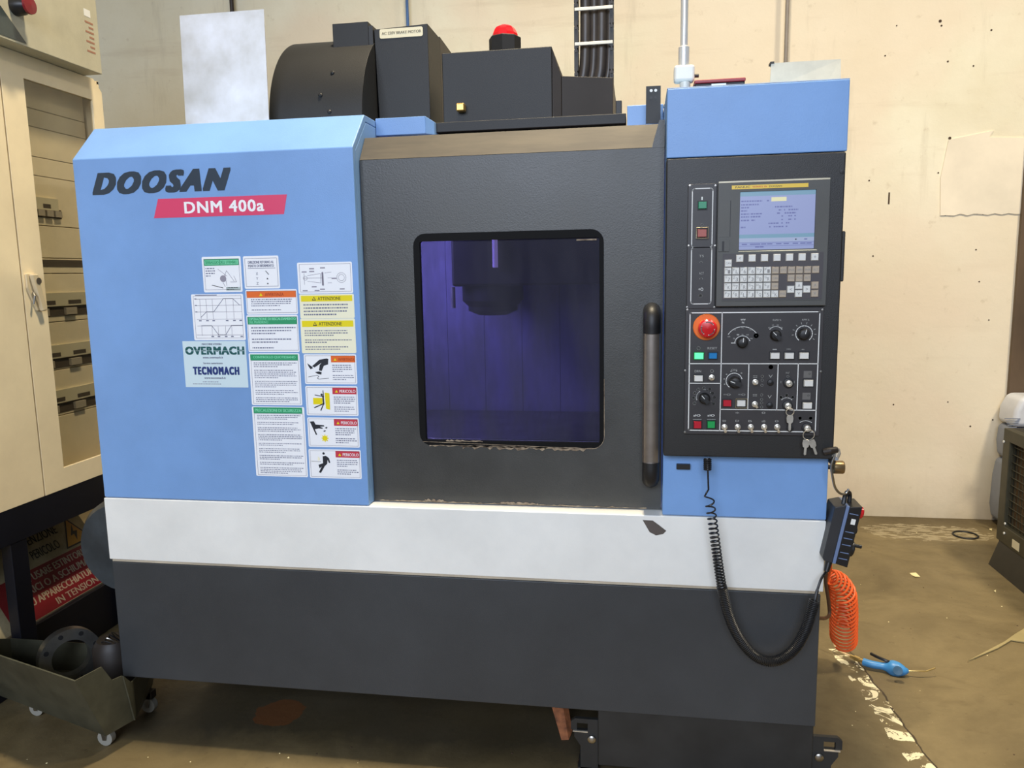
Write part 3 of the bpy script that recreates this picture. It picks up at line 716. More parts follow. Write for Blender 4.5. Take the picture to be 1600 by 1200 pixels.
T(1090.5, 580, 'DRN', .016, .006, GRY); A(1112.5, 579.8, 2.2, 0, 360, GRY, .0012)
A(1147, 595, 11.5, 15, 235, wd=.0018); T(1147, 578, 'ON', .014, .005, GRY)
for a in (50, 80, 110, 140, 170, 200): c_, d_ = ox(1147, 595); r0 = 15*S; p_ = (c_+r0*math.cos(math.radians(a)), d_+r0*math.sin(math.radians(a))); strokes(mb, [p_, (p_[0]+.002, p_[1])], .0025, OU, GRY)
for px in (1136, 1159): T(px, 616.5, '=O', .018, .005, GRY)
for px, py in ((1180, 588.5), (1179.5, 617.5)): T(px, py, '==', .010, .005, GRY)
for px, py in ((1191, 588), (1191, 594), (1190.5, 602), (1190, 617), (1190, 624), (1190, 629.5), (1190, 636)): A(px, py, 1.8, 0, 360, GRY, .0014)
for px, py in ((1204, 588), (1202.5, 620)): T(px, py, 'V', .010, .008, GRY)
A(1204.5, 573.5, 1.8, 0, 360, RUB, .005)
T(1230.5, 582.5, '=/', .009, .006, GRY); A(1231, 588, 1.6, 0, 360, GRY, .0012)
for px in (1220, 1241): T(px, 597, 'I', .001, .006, GRY)
A(1229, 632, 10, 45, 135, wd=.0018)
for px, py in ((1220, 620.5), (1229, 617.5), (1238.5, 620.5)): A(px, py, 1.2, 0, 360, WHT, .003)
for px, py in ((1262, 585), (1260, 619)): c_, d_ = ox(px, py); mb.add([(c_-.010, OU, d_-.009), (c_+.010, OU, d_-.009), (c_+.010, OU, d_+.009), (c_-.010, OU, d_+.009)], [(0, 1, 2, 3)], flat('dim_print', (104, 102, 98))); T(px+3, py-1, 'o', .005, .005, OPP)
A(1100, 621, 11, 125, 200, wd=.0018); A(1100, 621, 12, 40, 85, wd=.0018); A(1100, 621, 12, -30, 10, GRY, .0014)
for px, py in ((1085.5, 614), (1084, 621.5), (1085, 630), (1091, 608.5), (1100, 606.5), (1113, 614.5), (1116, 621), (1115, 630.5), (1109, 607.5)): A(px, py, 1.5, 0, 360, GRY if px > 1101 else WHT, .0024)
for px in (1089, 1111): T(px, 649, 'sIO', .018, .0055, WHT); strokes(mb, [ox(px-6, 655.3), ox(px+7, 655.3)], .0012, OU, GRY)
for px, py, s in ((1131.5, 657.5, 'oo'), (1152, 657.5, 'D'), (1172, 657.8, 'B'), (1193, 658, 'sIB'), (1213.5, 658, 'o'), (1152, 645, '*'), (1193, 645, 'o')): T(px, py, s, .009, .005, GRY)
A(1258.5, 672, 14, 55, 125, wd=.0018); A(1250, 653.5, 1.4, 0, 360, GRY, .004); A(1266.5, 653.5, 1.4, 0, 360, GRY, .004)
T(1203.5, 499, '..', .001, .001, OPP)
o = mb.build('panel_print', op); o['label'] = 'white printed grid, scales and symbols'
# emergency stop
ex_, ez_ = ox(1103.8, 511); mb = MB()
ORB = flat('estop_orange', (240, 118, 44), .35); RDB = flat('estop_red', (206, 32, 36), .25)
mb.lathe((ex_, OY, ez_), (0, -1, 0), [(.034, 0), (.034, .003), (.032, .005), (.022, .005), (.021, .012)], ORB, 36)
es = mb.build('emergency_stop', op, smooth=True); es['label'] = 'red mushroom button on an orange disc'
ME = ex_+.001
MB().lathe((ME, OY-.008, ez_-.002), (0, -1, 0), [(.016, 0), (.020, .008), (.0235, .012), (.0235, .018), (.020, .022), (.010, .0235), (0, .024)], RDB, 30).build('mushroom_head', op, smooth=True)
mb = MB()
for a0 in (75, 195, 315):
    strokes(mb, arc(ME, ez_-.002, .0165, a0-38, a0+38), .0022, OY-.0322, WHT)
o = mb.build('arrow_print', op); o['label'] = 'white turning arrows on the mushroom'
button(1092, 556, .023, .017, BLIT, op, 'lit green button', OY, frame=flat('green_glow_frame', (4, 70, 30), .4)); button(1113.8, 555.8, .021, .016, BBL, op, 'blue button', OY)
for px in (1210.5, 1232.8, 1255.8): button(px, 555.8, .023, .0165, BW, op, 'white button of the spindle row', OY)
button(1091.3, 591, .0225, .0165, BW, op, 'white button on the left', OY)
button(1136, 629.8, .021, .017, BR, op, 'red button in the middle', OY); button(1157.8, 629.8, .022, .017, BW, op, 'white caged button', OY, cage=True)
button(1262.8, 598.5, .023, .017, BW, op, 'upper white button at the right', OY); button(1261, 633.5, .023, .016, BW, op, 'lower white button at the right', OY)
button(1089.8, 663.5, .020, .019, BR, op, 'red button at the bottom left', OY); button(1111, 663, .020, .019, BG2, op, 'green button at the bottom left', OY)
def knob(px, py, r, ang, dep=.018, bar=True):
    cx_, cz_ = ox(px, py); mb = MB()
    mb.lathe((cx_, OY, cz_), (0, -1, 0), [(r*1.05, 0), (r*1.05, .004), (r*.9, .006), (r*.82, dep), (r*.7, dep+.001), (0, dep+.001)], RUB, 24)
    a = math.radians(ang); d = Vector((math.cos(a), 0, math.sin(a)))
    if bar:
        n = Vector((-d.z, 0, d.x)); c0 = Vector((cx_, OY-.005, cz_)); L_ = r*1.15; w_ = r*.38
        mb.prism([c0+d*L_, c0+d*L_*.6+n*w_, c0-d*L_*.8+n*w_, c0-d*L_*.8-n*w_, c0+d*L_*.6-n*w_], (0, -dep, 0), RUB)
    c1 = Vector((cx_, OY-dep-.0055 if bar else OY-dep-.0015, cz_))
    strokes(mb, [(c1.x+d.x*r*.9, c1.z+d.z*r*.9), (c1.x+d.x*r*.15, c1.z+d.z*r*.15)], .0016, c1.y, WHT)
    mb.build('rotary_knob', op, smooth=True)
knob(1159.5, 535, .0135, 85, bar=False); knob(1211.5, 523.5, .0135, 135); knob(1255.5, 522, .0145, 75, bar=False); knob(1148, 597, .015, 160); knob(1100.5, 622, .014, 130)
def toggle(px, py, up, mt=CHR):
    cx_, cz_ = ox(px, py); mb = MB()
    mb.lathe((cx_, OY, cz_), (0, -1, 0), [(.0078, 0), (.0078, .003), (.0055, .0035), (.0055, .010), (.004, .011), (0, .011)], mt, 12)
    mb.tube([(cx_, OY-.009, cz_), (cx_+up[0]*.6, OY-.019, cz_+up[1]*.6), (cx_+up[0], OY-.026, cz_+up[1])], [.0018, .0024, .0034], mt, 8)
    mb.build('toggle_switch', op, smooth=True)
toggle(1112, 590, (-.007, .002)); toggle(1180, 597, (0, .001)); toggle(1179.3, 631.5, (.002, -.004))
for px in (1132, 1152.5, 1173, 1193.8, 1214.2): toggle(px, 667, (0, -.008))
for px, py in ((1203.5, 597.5), (1202.5, 633)):
    c_, d_ = ox(px, py); MB().lathe((c_, OY, d_), (0, -1, 0), [(.008, 0), (.0075, .006), (0, .008)], RUB, 16).build('round_button', op, smooth=True)
def keylock(px, py):
    c_, d_ = ox(px, py); mb = MB(); mb.lathe((c_, OY, d_), (0, -1, 0), [(.013, 0), (.0125, .005), (.0085, .006)], RUB, 20)
    mb.lathe((c_, OY-.0055, d_), (0, -1, 0), [(.0085, 0), (.0080, .007), (.003, .008), (.003, .006), (0, .006)], CHR, 20)
    mb.build('key_lock', op, smooth=True)
keylock(1231.8, 598.5); keylock(1230.3, 633.5); keylock(1260.5, 668.5)
c_, d_ = ox(1234, 669); MB().lathe((c_, OY, d_), (0, -1, 0), [(.009, 0), (.009, .004), (0, .005)], RUB, 16).build('round_button', op, smooth=True)
for px, py in ((1074, 484), (1285, 484), (1070.5, 579), (1282.5, 580.5), (1070, 675)):
    p1, q1 = ox(px, py); MB().lathe((p1, OY-.0002, q1), (0, -1, 0), [(.0028, 0), (.0028, .001), (0, .0012)], STL, 10).build('screw', op)

# hanging keys
def keyset(name, label, top, n, scale=1, dirs=((0, -1),)):
    x, z = ox(*top); y = OY-.016
    t = thing(name, label, 'keys', (x, y, z), 'keys hanging from the operator panel')
    ringc = (x+.002*scale, y-.002, z-.010*scale); mb = MB()
    mb.tube([(ringc[0]+.012*scale*math.cos(a), ringc[1]-.003*math.sin(a), ringc[2]+.012*scale*math.sin(a)) for a in [2*math.pi*i/24 for i in range(24)]], .0011, CHR, 6, closed=True)
    mb.build('ring', t, smooth=True)
    for i in range(n):
        a = dirs[i]; mb = MB(); q = Matrix.Translation((ringc[0]+a[0]*.006, ringc[1]-.002-.002*i, ringc[2]-.011*scale)) @ Matrix.Rotation(a[2] if len(a) > 2 else 0, 4, 'Y')
        mb.T = q
        mb.prism([(-.007, 0, 0), (.007, 0, 0), (.0085, 0, -.008), (.007, 0, -.018), (.003, 0, -.021), (.003, 0, -.038), (0, 0, -.041), (-.003, 0, -.038), (-.003, 0, -.021), (-.007, 0, -.018), (-.0085, 0, -.008)], (0, .0018, 0), CHR)
        mb.build('key_blade', t)
    mb = MB(); mb.box(x-.0045, x+.0045, y-.004, OY-.012, z-.002, z+.002, CHR); mb.build('inserted_key', t)
keyset('key_ring', 'pair of steel keys hanging from the lowest right key lock', (1260, 670.5), 2, 1.15, ((-1, -1, .05), (1, -1, -.35)))
keyset('key_ring', 'single key with a tag hanging from the upper key lock above the switches', (1231.5, 637), 1, .8, ((0, -1, 0),))

# ------------------------------------------------------------------ logo, badge and stickers on the left cover
SY = F-.0006
def sx_(px, py): return fx(px, py, F)
mb = MB()
xa, _ = sx_(147.8, 302); xb, _ = sx_(357, 265); _, zb = sx_(250, 300); _, zt = sx_(250, 267.5)
text(mb, 'DOOSAN', quadP(xa, xb, zb, zt, SY), LOGO, .02, .40, 1.25, strike=(.016, .05))
o = mb.build('maker_name', lc); o['label'] = 'heavy dark slanted lettering'
mb = MB(); q = [sx_(*p) for p in ((246.9, 310.5), (448.4, 304.2), (443.8, 335.8), (240.6, 339.9))]
zt = (q[0][1]+q[1][1])/2; zb = (q[2][1]+q[3][1])/2; q = [(q[0][0], zt), (q[1][0], zt), (q[2][0], zb), (q[3][0], zb)]
mb.prism([(x, SY, z) for x, z in q], (0, .0005, 0), PINK)
xa, _ = sx_(288.5, 320); xb, _ = sx_(412, 320); _, za = sx_(350, 331.5); _, zt2 = sx_(350, 313.5)
text(mb, 'DNM 400a', quadP(xa, xb, za, zt2, SY-.0004), flat('badge_white', (250, 250, 250)), .0, 0, 1.12, strike=(.006, .02))
o = mb.build('model_badge', lc); o['label'] = 'raspberry red badge with white lettering'

class Stk:
    def __init__(s, tl, br, paper=PAPER, edge=None, r=.004, k=0):
        a = sx_(*tl); b = sx_(*br); s.x0, s.z1 = a; s.x1, s.z0 = b; s.y = SY-.0002*k; s.mb = MB(); s.w = s.x1-s.x0; s.h = s.z1-s.z0
        s.mb.prism([(x, s.y, z) for x, z in rrect(s.x0, s.x1, s.z0, s.z1, r, 3)], (0, .0004, 0), paper)
        if edge: s.frame(.03, .97, .04, .96, edge)
    def p(s, u, v): return (s.x0+s.w*u, s.z1-s.h*v)
    def frame(s, u0, u1, v0, v1, mt, wd=.0010): q = [s.p(u0, v0), s.p(u1, v0), s.p(u1, v1), s.p(u0, v1)]; strokes(s.mb, q+[q[0]], wd, s.y-.0003, mt)
    def rect(s, u0, u1, v0, v1, mt, k=1):
        a = s.p(u0, v0); b = s.p(u1, v1); y = s.y-.0003*k; s.mb.add([(a[0], y, b[1]), (b[0], y, b[1]), (b[0], y, a[1]), (a[0], y, a[1])], [(0, 1, 2, 3)], mt)
    def txt(s, t, u0, u1, v0, v1, mt, bold=.01, k=2, strike=None, space=1.0):
        a = s.p(u0, v0); b = s.p(u1, v1); text(s.mb, t, quadP(a[0], b[0], b[1], a[1], s.y-.0003*k), mt, bold, 0, space, strike=strike)
    def line(s, pts, mt, wd=.0012, k=1): strokes(s.mb, [s.p(*q) for q in pts], wd, s.y-.0003*k, mt)
    def poly(s, pts, mt, k=2): s.mb.add([(s.p(*q)[0], s.y-.0003*k, s.p(*q)[1]) for q in pts], [tuple(range(len(pts)))], mt)
    def disc(s, u, v, r, mt, k=3, n=16):
        c = s.p(u, v); s.mb.add([(c[0]+r*math.cos(2*math.pi*i/n), s.y-.0003*k, c[1]+r*math.sin(2*math.pi*i/n)) for i in range(n)], [tuple(range(n))], mt)
    def body(s, u0, u1, v0, v1, n, mt=INK, para=(), fill=.42):
        dv = (v1-v0)/n
        for i in range(n):
            if i in para: continue
            v = v0+dv*i; ue = u0+(u1-u0)*(random.uniform(.45, .8) if (i+1) in para or i == n-1 else random.uniform(.88, 1)); u = u0
            while u < ue:
                l = random.uniform(.02, .09)*.6/(s.w/.15); s.rect(u, min(u+l, ue), v+dv*.2, v+dv*(.2+fill), mt, 1); u += l+.012*.15/s.w
    def tri(s, u, v, h, mt, k=2):
        c = s.p(u, v); w_ = h*.58; y = s.y-.0003*k
        s.mb.add([(c[0]-w_, y, c[1]-h/2), (c[0]+w_, y, c[1]-h/2), (c[0], y, c[1]+h/2)], [(0, 1, 2)], mt)
    def done(s, label): o = s.mb.build('sticker', lc); o['label'] = label; return o
s = Stk((315, 401.5), (379.5, 456)); s.rect(.05, .95, .07, .25, GREEN); s.rect(.07, .93, .10, .22, MINT, 2); s.rect(.45, .47, .07, .25, GREEN, 3)
s.txt('SERRAGGIO DELL UTENSILE', .09, .90, .12, .20, GREEN, .01, 4); s.frame(.05, .95, .07, .93, LINE)
s.body(.08, .34, .30, .58, 4, INK); s.line([(.22, .80), (.5, .88)], INKD, .002)
for a, b in (((.40, .35), (.62, .55)), ((.62, .40), (.52, .62)), ((.62, .40), (.80, .70)), ((.46, .60), (.56, .85)), ((.58, .52), (.60, .82)), ((.70, .72), (.85, .72)), ((.8, .55), (.86, .72))): s.line([a, b], LINE, .0012)
s.mb.lathe((s.p(.52, .62)[0], s.y-.0002, s.p(.52, .62)[1]), (0, -1, 0), [(.010, 0), (.009, .0004), (0, .0004)], LINE, 14); s.rect(.58, .95, .86, .96, flat('sticker_pale_grey', (190, 204, 204))); s.body(.6, .9, .86, .96, 2)
s.done('small white sticker with a green bar and a tool clamp drawing')
s = Stk((379.5, 400.5), (438, 450.5)); s.frame(.05, .95, .07, .93, INK); s.txt('DIREZIONE RITORNO AL', .14, .86, .15, .23, INK); s.txt('PUNTO DI RIFERIMENTO', .14, .86, .26, .34, INK); s.rect(.12, .9, .37, .385, INK)
for i, c in enumerate('XYZ'): s.txt(c, .34, .40, .50+.15*i, .58+.15*i, INK)
s.line([(.62, .46), (.70, .57)], INKD, .002)
for v in (.69, .84): s.tri(.66, v, .005, INKD)
s.done('white sticker with axis reference directions')
s = Stk((464, 410.5), (552, 458)); s.frame(.04, .97, .06, .94, LINE)
for a, b in (((.10, .5), (.45, .5)), ((.18, .42), (.42, .36)), ((.18, .60), (.42, .66)), ((.42, .36), (.42, .66)), ((.46, .30), (.46, .76)), ((.50, .34), (.62, .32)), ((.12, .35), (.12, .70)), ((.55, .5), (.62, .5)), ((.55, .66), (.62, .66))): s.line([a, b], LINE, .0011)
for r in (.014, .009): strokes(s.mb, arc(*s.p(.80, .5), r, 0, 360, 20), .001, s.y-.0003, LINE)
strokes(s.mb, arc(*s.p(.14, .5), .006, 0, 360, 12), .001, s.y-.0003, LINE); s.rect(.44, .475, .32, .74, LINE)
for u, v in ((.22, .18), (.42, .16), (.08, .28), (.22, .27), (.25, .76), (.40, .84), (.62, .5), (.76, .84), (.08, .88), (.3, .88)): s.rect(u, u+.09, v, v+.04, LINE)
s.done('white sticker with a tool holder drawing')
s = Stk((298.5, 460), (384.5, 531.5)); s.frame(.04, .96, .04, .95, LINE)
for v in (.10, .24, .38, .54): s.rect(.08, .96, v, v+.008, LINE)
for u in (.16, .28, .40, .66, .80): s.rect(u, u+.006, .1, .54, LINE)
s.line([(.16, .50), (.28, .38), (.42, .38), (.62, .10), (.80, .10), (.92, .24)], INK, .0016)
s.rect(.08, .96, .68, .688, LINE); s.rect(.06, .96, .88, .888, LINE); s.line([(.16, .68), (.36, .68), (.48, .88), (.62, .88), (.74, .68), (.96, .68)], INK, .0016)
for u in (.16, .36, .48, .62, .74): s.rect(u, u+.006, .68, .9, LINE)
for u in (.12, .26, .38, .64, .78, .9): s.rect(u, u+.05, .56, .585, INK)
for u in (.34, .46, .60, .72, .9): s.rect(u, u+.05, .905, .93, INK)
for v in (.09, .23, .37): s.rect(.06, .10, v, v+.02, INK)
s.rect(.08, .5, .015, .03, INK); s.done('white sticker with two line graphs')
s = Stk((285, 533), (388.5, 605.5), PAPERB, r=.001)
NV = flat('dealer_navy', (22, 70, 112)); NT = flat('dealer_teal', (20, 88, 88)); NB = flat('dealer_blue', (26, 52, 118))
s.txt('MACCHINE UTENSILI', .31, .62, .045, .085, INK); s.txt('OVERMACH', .045, .965, .125, .285, NT, 0, strike=(.010, .05), space=1.12); s.rect(.04, .97, .205, .213, PAPERB, 3)
s.txt('www.overmach.it', .31, .63, .33, .375, INK); s.txt('Service autorizzato', .31, .62, .455, .495, INK); s.txt('TECNOMACH', .145, .865, .56, .72, NB, 0, strike=(.013, .05), space=1.3)
s.txt('www.tecnomach.it', .31, .65, .77, .815, INK); s.body(.28, .76, .87, .90, 1, INK); s.body(.12, .96, .915, .945, 1, INK)
s.done('pale blue dealer sticker with two blue company names')
s = Stk((383.5, 453), (466, 491)); s.rect(.02, .98, .06, .32, ORG); s.tri(.30, .19, .009, YEL); s.txt('AVVERTENZA', .38, .74, .13, .26, flat('dark_orange_ink', (170, 60, 14))); s.frame(.02, .98, .06, .93, LINE); s.body(.10, .93, .36, .86, 6, para=(4,)); s.done('sticker with an orange warning bar, topmost of the middle column')
s = Stk((385, 492.5), (468.5, 550)); s.rect(.02, .98, .05, .25, GREEN); s.txt('OPERAZIONE DI RISCALDAMENTO', .05, .96, .07, .14, MINT, .01); s.txt('DEL MANDRINO', .05, .42, .155, .225, MINT, .01); s.frame(.02, .98, .05, .95, LINE); s.body(.08, .96, .31, .93, 8, para=(3, 6)); s.done('sticker with a green bar and two lines of heading')
s = Stk((388.5, 552), (472.5, 633.5)); s.rect(.03, .97, .02, .135, GREEN); s.txt('CONTROLLO QUOTIDIANO', .09, .92, .05, .105, MINT, .015); s.frame(.04, .97, .14, .97, LINE); s.body(.09, .94, .17, .95, 22, para=(3, 9, 14, 18)); s.done('green-headed daily check sticker')
s = Stk((393.5, 635), (481.5, 745.5)); s.rect(.03, .96, .01, .095, GREEN); s.txt('PRECAUZIONI DI SICUREZZA', .06, .94, .03, .075, MINT, .015); s.frame(.04, .97, .1, .98, LINE); s.body(.09, .95, .115, .965, 34, para=(3, 6, 10, 15, 18, 22, 26, 29)); s.done('green-headed safety rules sticker, longest of all')
for tl, br, lab, n, pr in (((467.5, 460), (554.5, 497), 'upper yellow-headed attention sticker', 4, ()), ((469, 498), (557, 552), 'lower yellow-headed attention sticker', 9, (3, 6))):
    s = Stk(tl, br, PYEL); h = .24 if n == 4 else .18
    s.rect(.03, .97, .06, .06+h, YEL); s.tri(.27, .06+h/2, .011, INKD); s.tri(.27, .062+h/2, .006, YEL, 3); s.txt('ATTENZIONE', .34, .76, .06+h*.22, .06+h*.78, flat('olive_ink', (96, 88, 10)), .02); s.body(.07, .95, .06+h+.08, .92, n, para=pr); s.done(lab)
def haz(tl, br, head, hm, lab):
    s = Stk(tl, br); s.frame(.03, .97, .05, .95, LINE); s.rect(.52, .98, .05, .27, hm); s.tri(.60, .17, .008, YEL)
    s.txt(head, .66, .96, .12, .22, PAPER if head == 'PERICOLO' else flat('dark_orange_ink', (170, 60, 14)), .02); s.body(.54, .95, .34, .88, 8, para=(4,)); s.lab = lab; return s
s = haz((474.5, 553.5), (558.5, 600.5), 'AVVERTENZA', ORG, '')
s.poly([(.30, .18), (.44, .14), (.47, .16), (.46, .34), (.38, .38), (.33, .56), (.28, .54), (.30, .36), (.34, .28), (.20, .44), (.15, .40)], INKD); s.poly([(.06, .30), (.14, .40), (.17, .46), (.12, .50), (.09, .42)], INKD); s.poly([(.20, .60), (.28, .57), (.33, .60), (.32, .68), (.26, .66)], INKD)
s.line([(.07, .76), (.24, .70), (.27, .74), (.24, .80), (.27, .83), (.46, .80)], INKD, .0013); s.done('hazard sticker with a slipping figure')
s = haz((477, 603), (560.5, 650), 'PERICOLO', RED, '')
s.rect(.14, .32, .40, .62, YEL, 2); s.poly([(.37, .22), (.46, .24), (.46, .80), (.38, .76)], YEL); s.disc(.31, .29, .0035, INKD)
s.line([(.335, .34), (.34, .60)], INKD, .0042, 3); s.line([(.34, .15), (.345, .36), (.18, .30)], INKD, .0022, 3); s.line([(.33, .60), (.16, .73)], INKD, .003, 3); s.line([(.34, .60), (.28, .82)], INKD, .003, 3); s.done('danger sticker with a figure crushed between yellow blocks')
s = haz((480, 652), (562.5, 699.5), 'PERICOLO', RED, '')
s.poly([(.05, .14), (.13, .13), (.16, .24), (.32, .26), (.33, .30), (.24, .31), (.30, .35), (.29, .38), (.22, .37), (.14, .40), (.18, .58), (.155, .59)], INKD); s.poly([(.34, .34), (.38, .31), (.39, .34), (.36, .38)], INKD); s.poly([(.31, .44), (.36, .43), (.34, .47), (.31, .48)], INKD)
s.disc(.33, .70, .0078, YEL, 2)
for a in range(0, 360, 45): c = s.p(.33, .70); s.mb.lathe((c[0]+.0095*math.cos(math.radians(a)), s.y-.0002, c[1]+.0095*math.sin(math.radians(a))), (0, -1, 0), [(.0018, 0), (.0018, .0003), (0, .0003)], YEL, 8)
s.done('danger sticker with a cut hand above a yellow gear')
s = haz((482, 701.5), (565.5, 748.5), 'PERICOLO', RED, '')
s.disc(.29, .14, .0036, INKD); s.poly([(.27, .24), (.33, .22), (.39, .30), (.41, .46), (.385, .47), (.36, .36), (.35, .50), (.30, .58), (.22, .82), (.18, .80), (.24, .60), (.20, .66), (.18, .54), (.27, .48)], INKD); s.line([(.05, .42), (.23, .43)], GRY, .0015); s.poly([(.18, .24), (.22, .32), (.2, .4), (.17, .38)], PYEL); s.done('danger sticker with a figure struck from the front')

# ------------------------------------------------------------------ things on top of the machine
# drum of the tool magazine: axis along x
yc, zc, R_ = 2.895, 2.005, .353
mb = MB(); xs = (-1.235, -.905)
loop = [(yc-R_*math.cos(a), zc+R_*math.sin(a)) for a in [math.radians(-20+130*i/40) for i in range(41)]]
loop += [(3.35, 2.335), (3.35, 1.90), (2.56, 1.90)]
mb.prism([(xs[0], y, z) for y, z in loop], (xs[1]-xs[0], 0, 0), BLK)
dr = mb.build('magazine_drum_cover', mach, smooth=True, bevel=.003)
mb = MB()
for px, py in ((520, 114), (501, 149), (515, 175)):
    d = ray(px, py); best = None
    for i in range(400):
        t = (2.3+i*.002)/d.y; p = CAM+d*t
        if (p.y-yc)**2+(p.z-zc)**2 < R_**2: best = p; break
    if best: n = Vector((0, best.y-yc, best.z-zc)).normalized(); o = MB().lathe(best, n, [(.007, -.001), (.007, .004), (.0035, .007), (0, .007)], RUB, 12).build('bolt', dr, smooth=True)
MB().box(-1.052, -.922, 2.69, 2.95, 2.20, 2.370, BLK).build('drum_top_box', mach, bevel=.002)
# motor cover
mb = MB(); yb = 2.7
mb.prism([(-.895, yb, 1.915), (-.713, yb, 1.915), (-.713, yb, 2.352), (-.905, yb, 2.345)], (0, .17, 0), BLK)
mb.prism([(-.895, yb+.17, 1.915), (-.7131, yb+.17, 1.915), (-.7131, yb+.17, 2.358), (-.905, yb+.17, 2.352)], (0, .4, -.02), BLK2)
mc = mb.build('motor_cover', mach, bevel=.002)
MB().box(-.921, -.906, 2.69, 3.0, 1.916, 2.355, RUB).build('gap_plate', mc)
a = aY(593, 46, yb); b = aY(661, 58, yb)
mb = MB(); q = rrect(a.x, b.x, b.z+.004, a.z, .006, 3); mb.prism([(x, yb-.0012, z) for x, z in q], (0, .001, 0), flat('brass_nameplate', (226, 214, 176), .4))
text(mb, 'AC 220V BRAKE MOTOR', quadP(a.x+.008, b.x-.006, b.z+.016, a.z-.010, yb-.0016), flat('olive_print', (110, 100, 70)), .02)
o = mb.build('nameplate', mc); o['label'] = 'cream nameplate with brown lettering'
# spindle cover with beacon
yb = 2.45
A1 = aY(690, 84, yb); A2 = aY(862, 71, yb); A3 = aY(862, 181, yb)
z0 = 1.918; zt = (A1.z+A2.z)/2
mb = MB(); mb.prism([(A1.x, yb, z0), (A2.x, yb, z0), (A2.x, yb, zt), (A1.x, yb, zt)], (0, .55, 0), BLK)
sp = mb.build('spindle_motor_cover', mach, bevel=.003)
B1 = aY(877, 117, yb+.02); B2 = aY(958, 121, yb+.05)
mb = MB(); zt2 = B2.z
mb.prism([(A2.x+.0005, yb+.001, z0), (A2.x+.0005, yb+.001, zt-.004), (A2.x+.028, yb+.010, zt2+.004), (A2.x+.028, yb+.010, z0)], (0, .5, 0), BLK2)
mb.prism([(A2.x+.0285, yb+.010, z0), (A2.x+.0285, yb+.010, zt2+.004), (B2.x, yb+.05, zt2), (B2.x, yb+.05, z0)], (0, .45, 0), BLK2)
mb.build('side_cover', mach, bevel=.002)
p = aY(722, 170, yb)
o = MB().box(p.x-.013, p.x+.013, yb-.03, yb-.001, p.z-.012, p.z+.012, mat('brass_fitting', (206, 168, 96), .35, .7)); o = o.build('brass_plug', sp, bevel=.004)
pb = aY(789, 70, 2.62); bx = pb.x; zbb = aY(789, 53, 2.57).z; zbt = aY(789, 40, 2.62).z
mb = MB(); mb.lathe((bx, 2.62, zt), (0, 0, 1), [(.053, 0), (.053, zbb-zt), (.049, zbb-zt+.003), (0, zbb-zt+.003)], RUB, 8); be = mb.build('beacon_base', sp)
REDL = mat('red_lens', (230, 26, 34), .18, var=.05, coat=.5)
hb = zbt-zbb-.003
o = MB().lathe((bx, 2.62, zbb+.0035), (0, 0, 1), [(.043, 0), (.042, hb*.25), (.036, hb*.6), (.030, hb*.8), (.018, hb*.97), (0, hb)], REDL, 10).build('beacon_lens', sp, smooth=False); o['label'] = 'red faceted warning light lens'
# rail in front
yr = 2.35; a = aY(668, 193.5, yr); b = aY(978, 175.5, yr); c = aY(978, 192, yr)
MB().box(a.x, b.x, yr, yr+.10, c.z-.001, (a.z+b.z)/2, BLK).build('door_rail_cover', mach, bevel=.002)
a = aY(980, 165, 2.34); b = aY(1040, 192, 2.34); MB().box(a.x, .072, 2.34, 2.5, 1.915, a.z, BLUE).build('blue_ledge_end', mach, bevel=.002)
a = aY(1009.5, 135, 2.27); b = aY(1032, 192, 2.27)
mb = MB()
hx_ = [(a.x+.014, a.z-.012), (b.x-.014, a.z-.012)]
mb.box(a.x, b.x, 2.27, 2.275, b.z, a.z, BASE)
for x, z in hx_+[(x, z-.019) for x, z in hx_]: mb.cyl((x, 2.2695, z), (x, 2.2752, z), .0042, WHT if z > a.z-.02 else RUB, 10)
mb.build('end_bracket', mach)
a = aY(962, 157, 2.4); MB().box(a.x, a.x+.018, 2.4, 2.43, 1.93, a.z, RUB).build('door_stop', mach, bevel=.002)
# cable chain with hoses
yk = 2.78; k0 = aY(897, 60, yk); k1 = aY(958.5, 60, yk); zc0 = 1.96; zc1 = 2.75
cc = MB()
for i in range(11):
    z = zc0+i*.075
    for x in (k0.x, k1.x-.013): cc.box(x, x+.013, yk, yk+.06, z+.003, z+.072, BASE); cc.box(x+.003, x+.010, yk-.003, yk, z-.012, z+.016, BLK2)
cc = cc.build('cable_chain', mach)
HOSE = mat('dark_hose', (66, 60, 55), .4, var=.1, scale=20)
for j, (r, dx) in enumerate(((.019, .036), (.015, .066), (.021, .092), (.012, .119))):
    xx = k0.x+dx
    pts = catmull([(xx-.03-.01*j, yk+.03, 2.03), (xx-.012, yk+.035, 2.15), (xx, yk+.035, 2.24), (xx+.002, yk+.035, 2.5), (xx, yk+.035, 2.74)], 6)
    MB().tube(pts, r, HOSE, 10).build('hose', cc, smooth=True)
WB = flat('chain_crossbar', (226, 222, 204), .4)
for py in (13.5, 68):
    z = aY(928, py, yk).z; MB().box(k0.x+.002, k1.x-.002, yk-.006, yk-.001, z-.005, z+.006, WB).build('crossbar', cc, bevel=.002)
z = aY(928, -60, yk).z; MB().box(k0.x+.002, k1.x-.002, yk-.006, yk-.001, z-.005, z+.006, WB).build('crossbar', cc, bevel=.002)
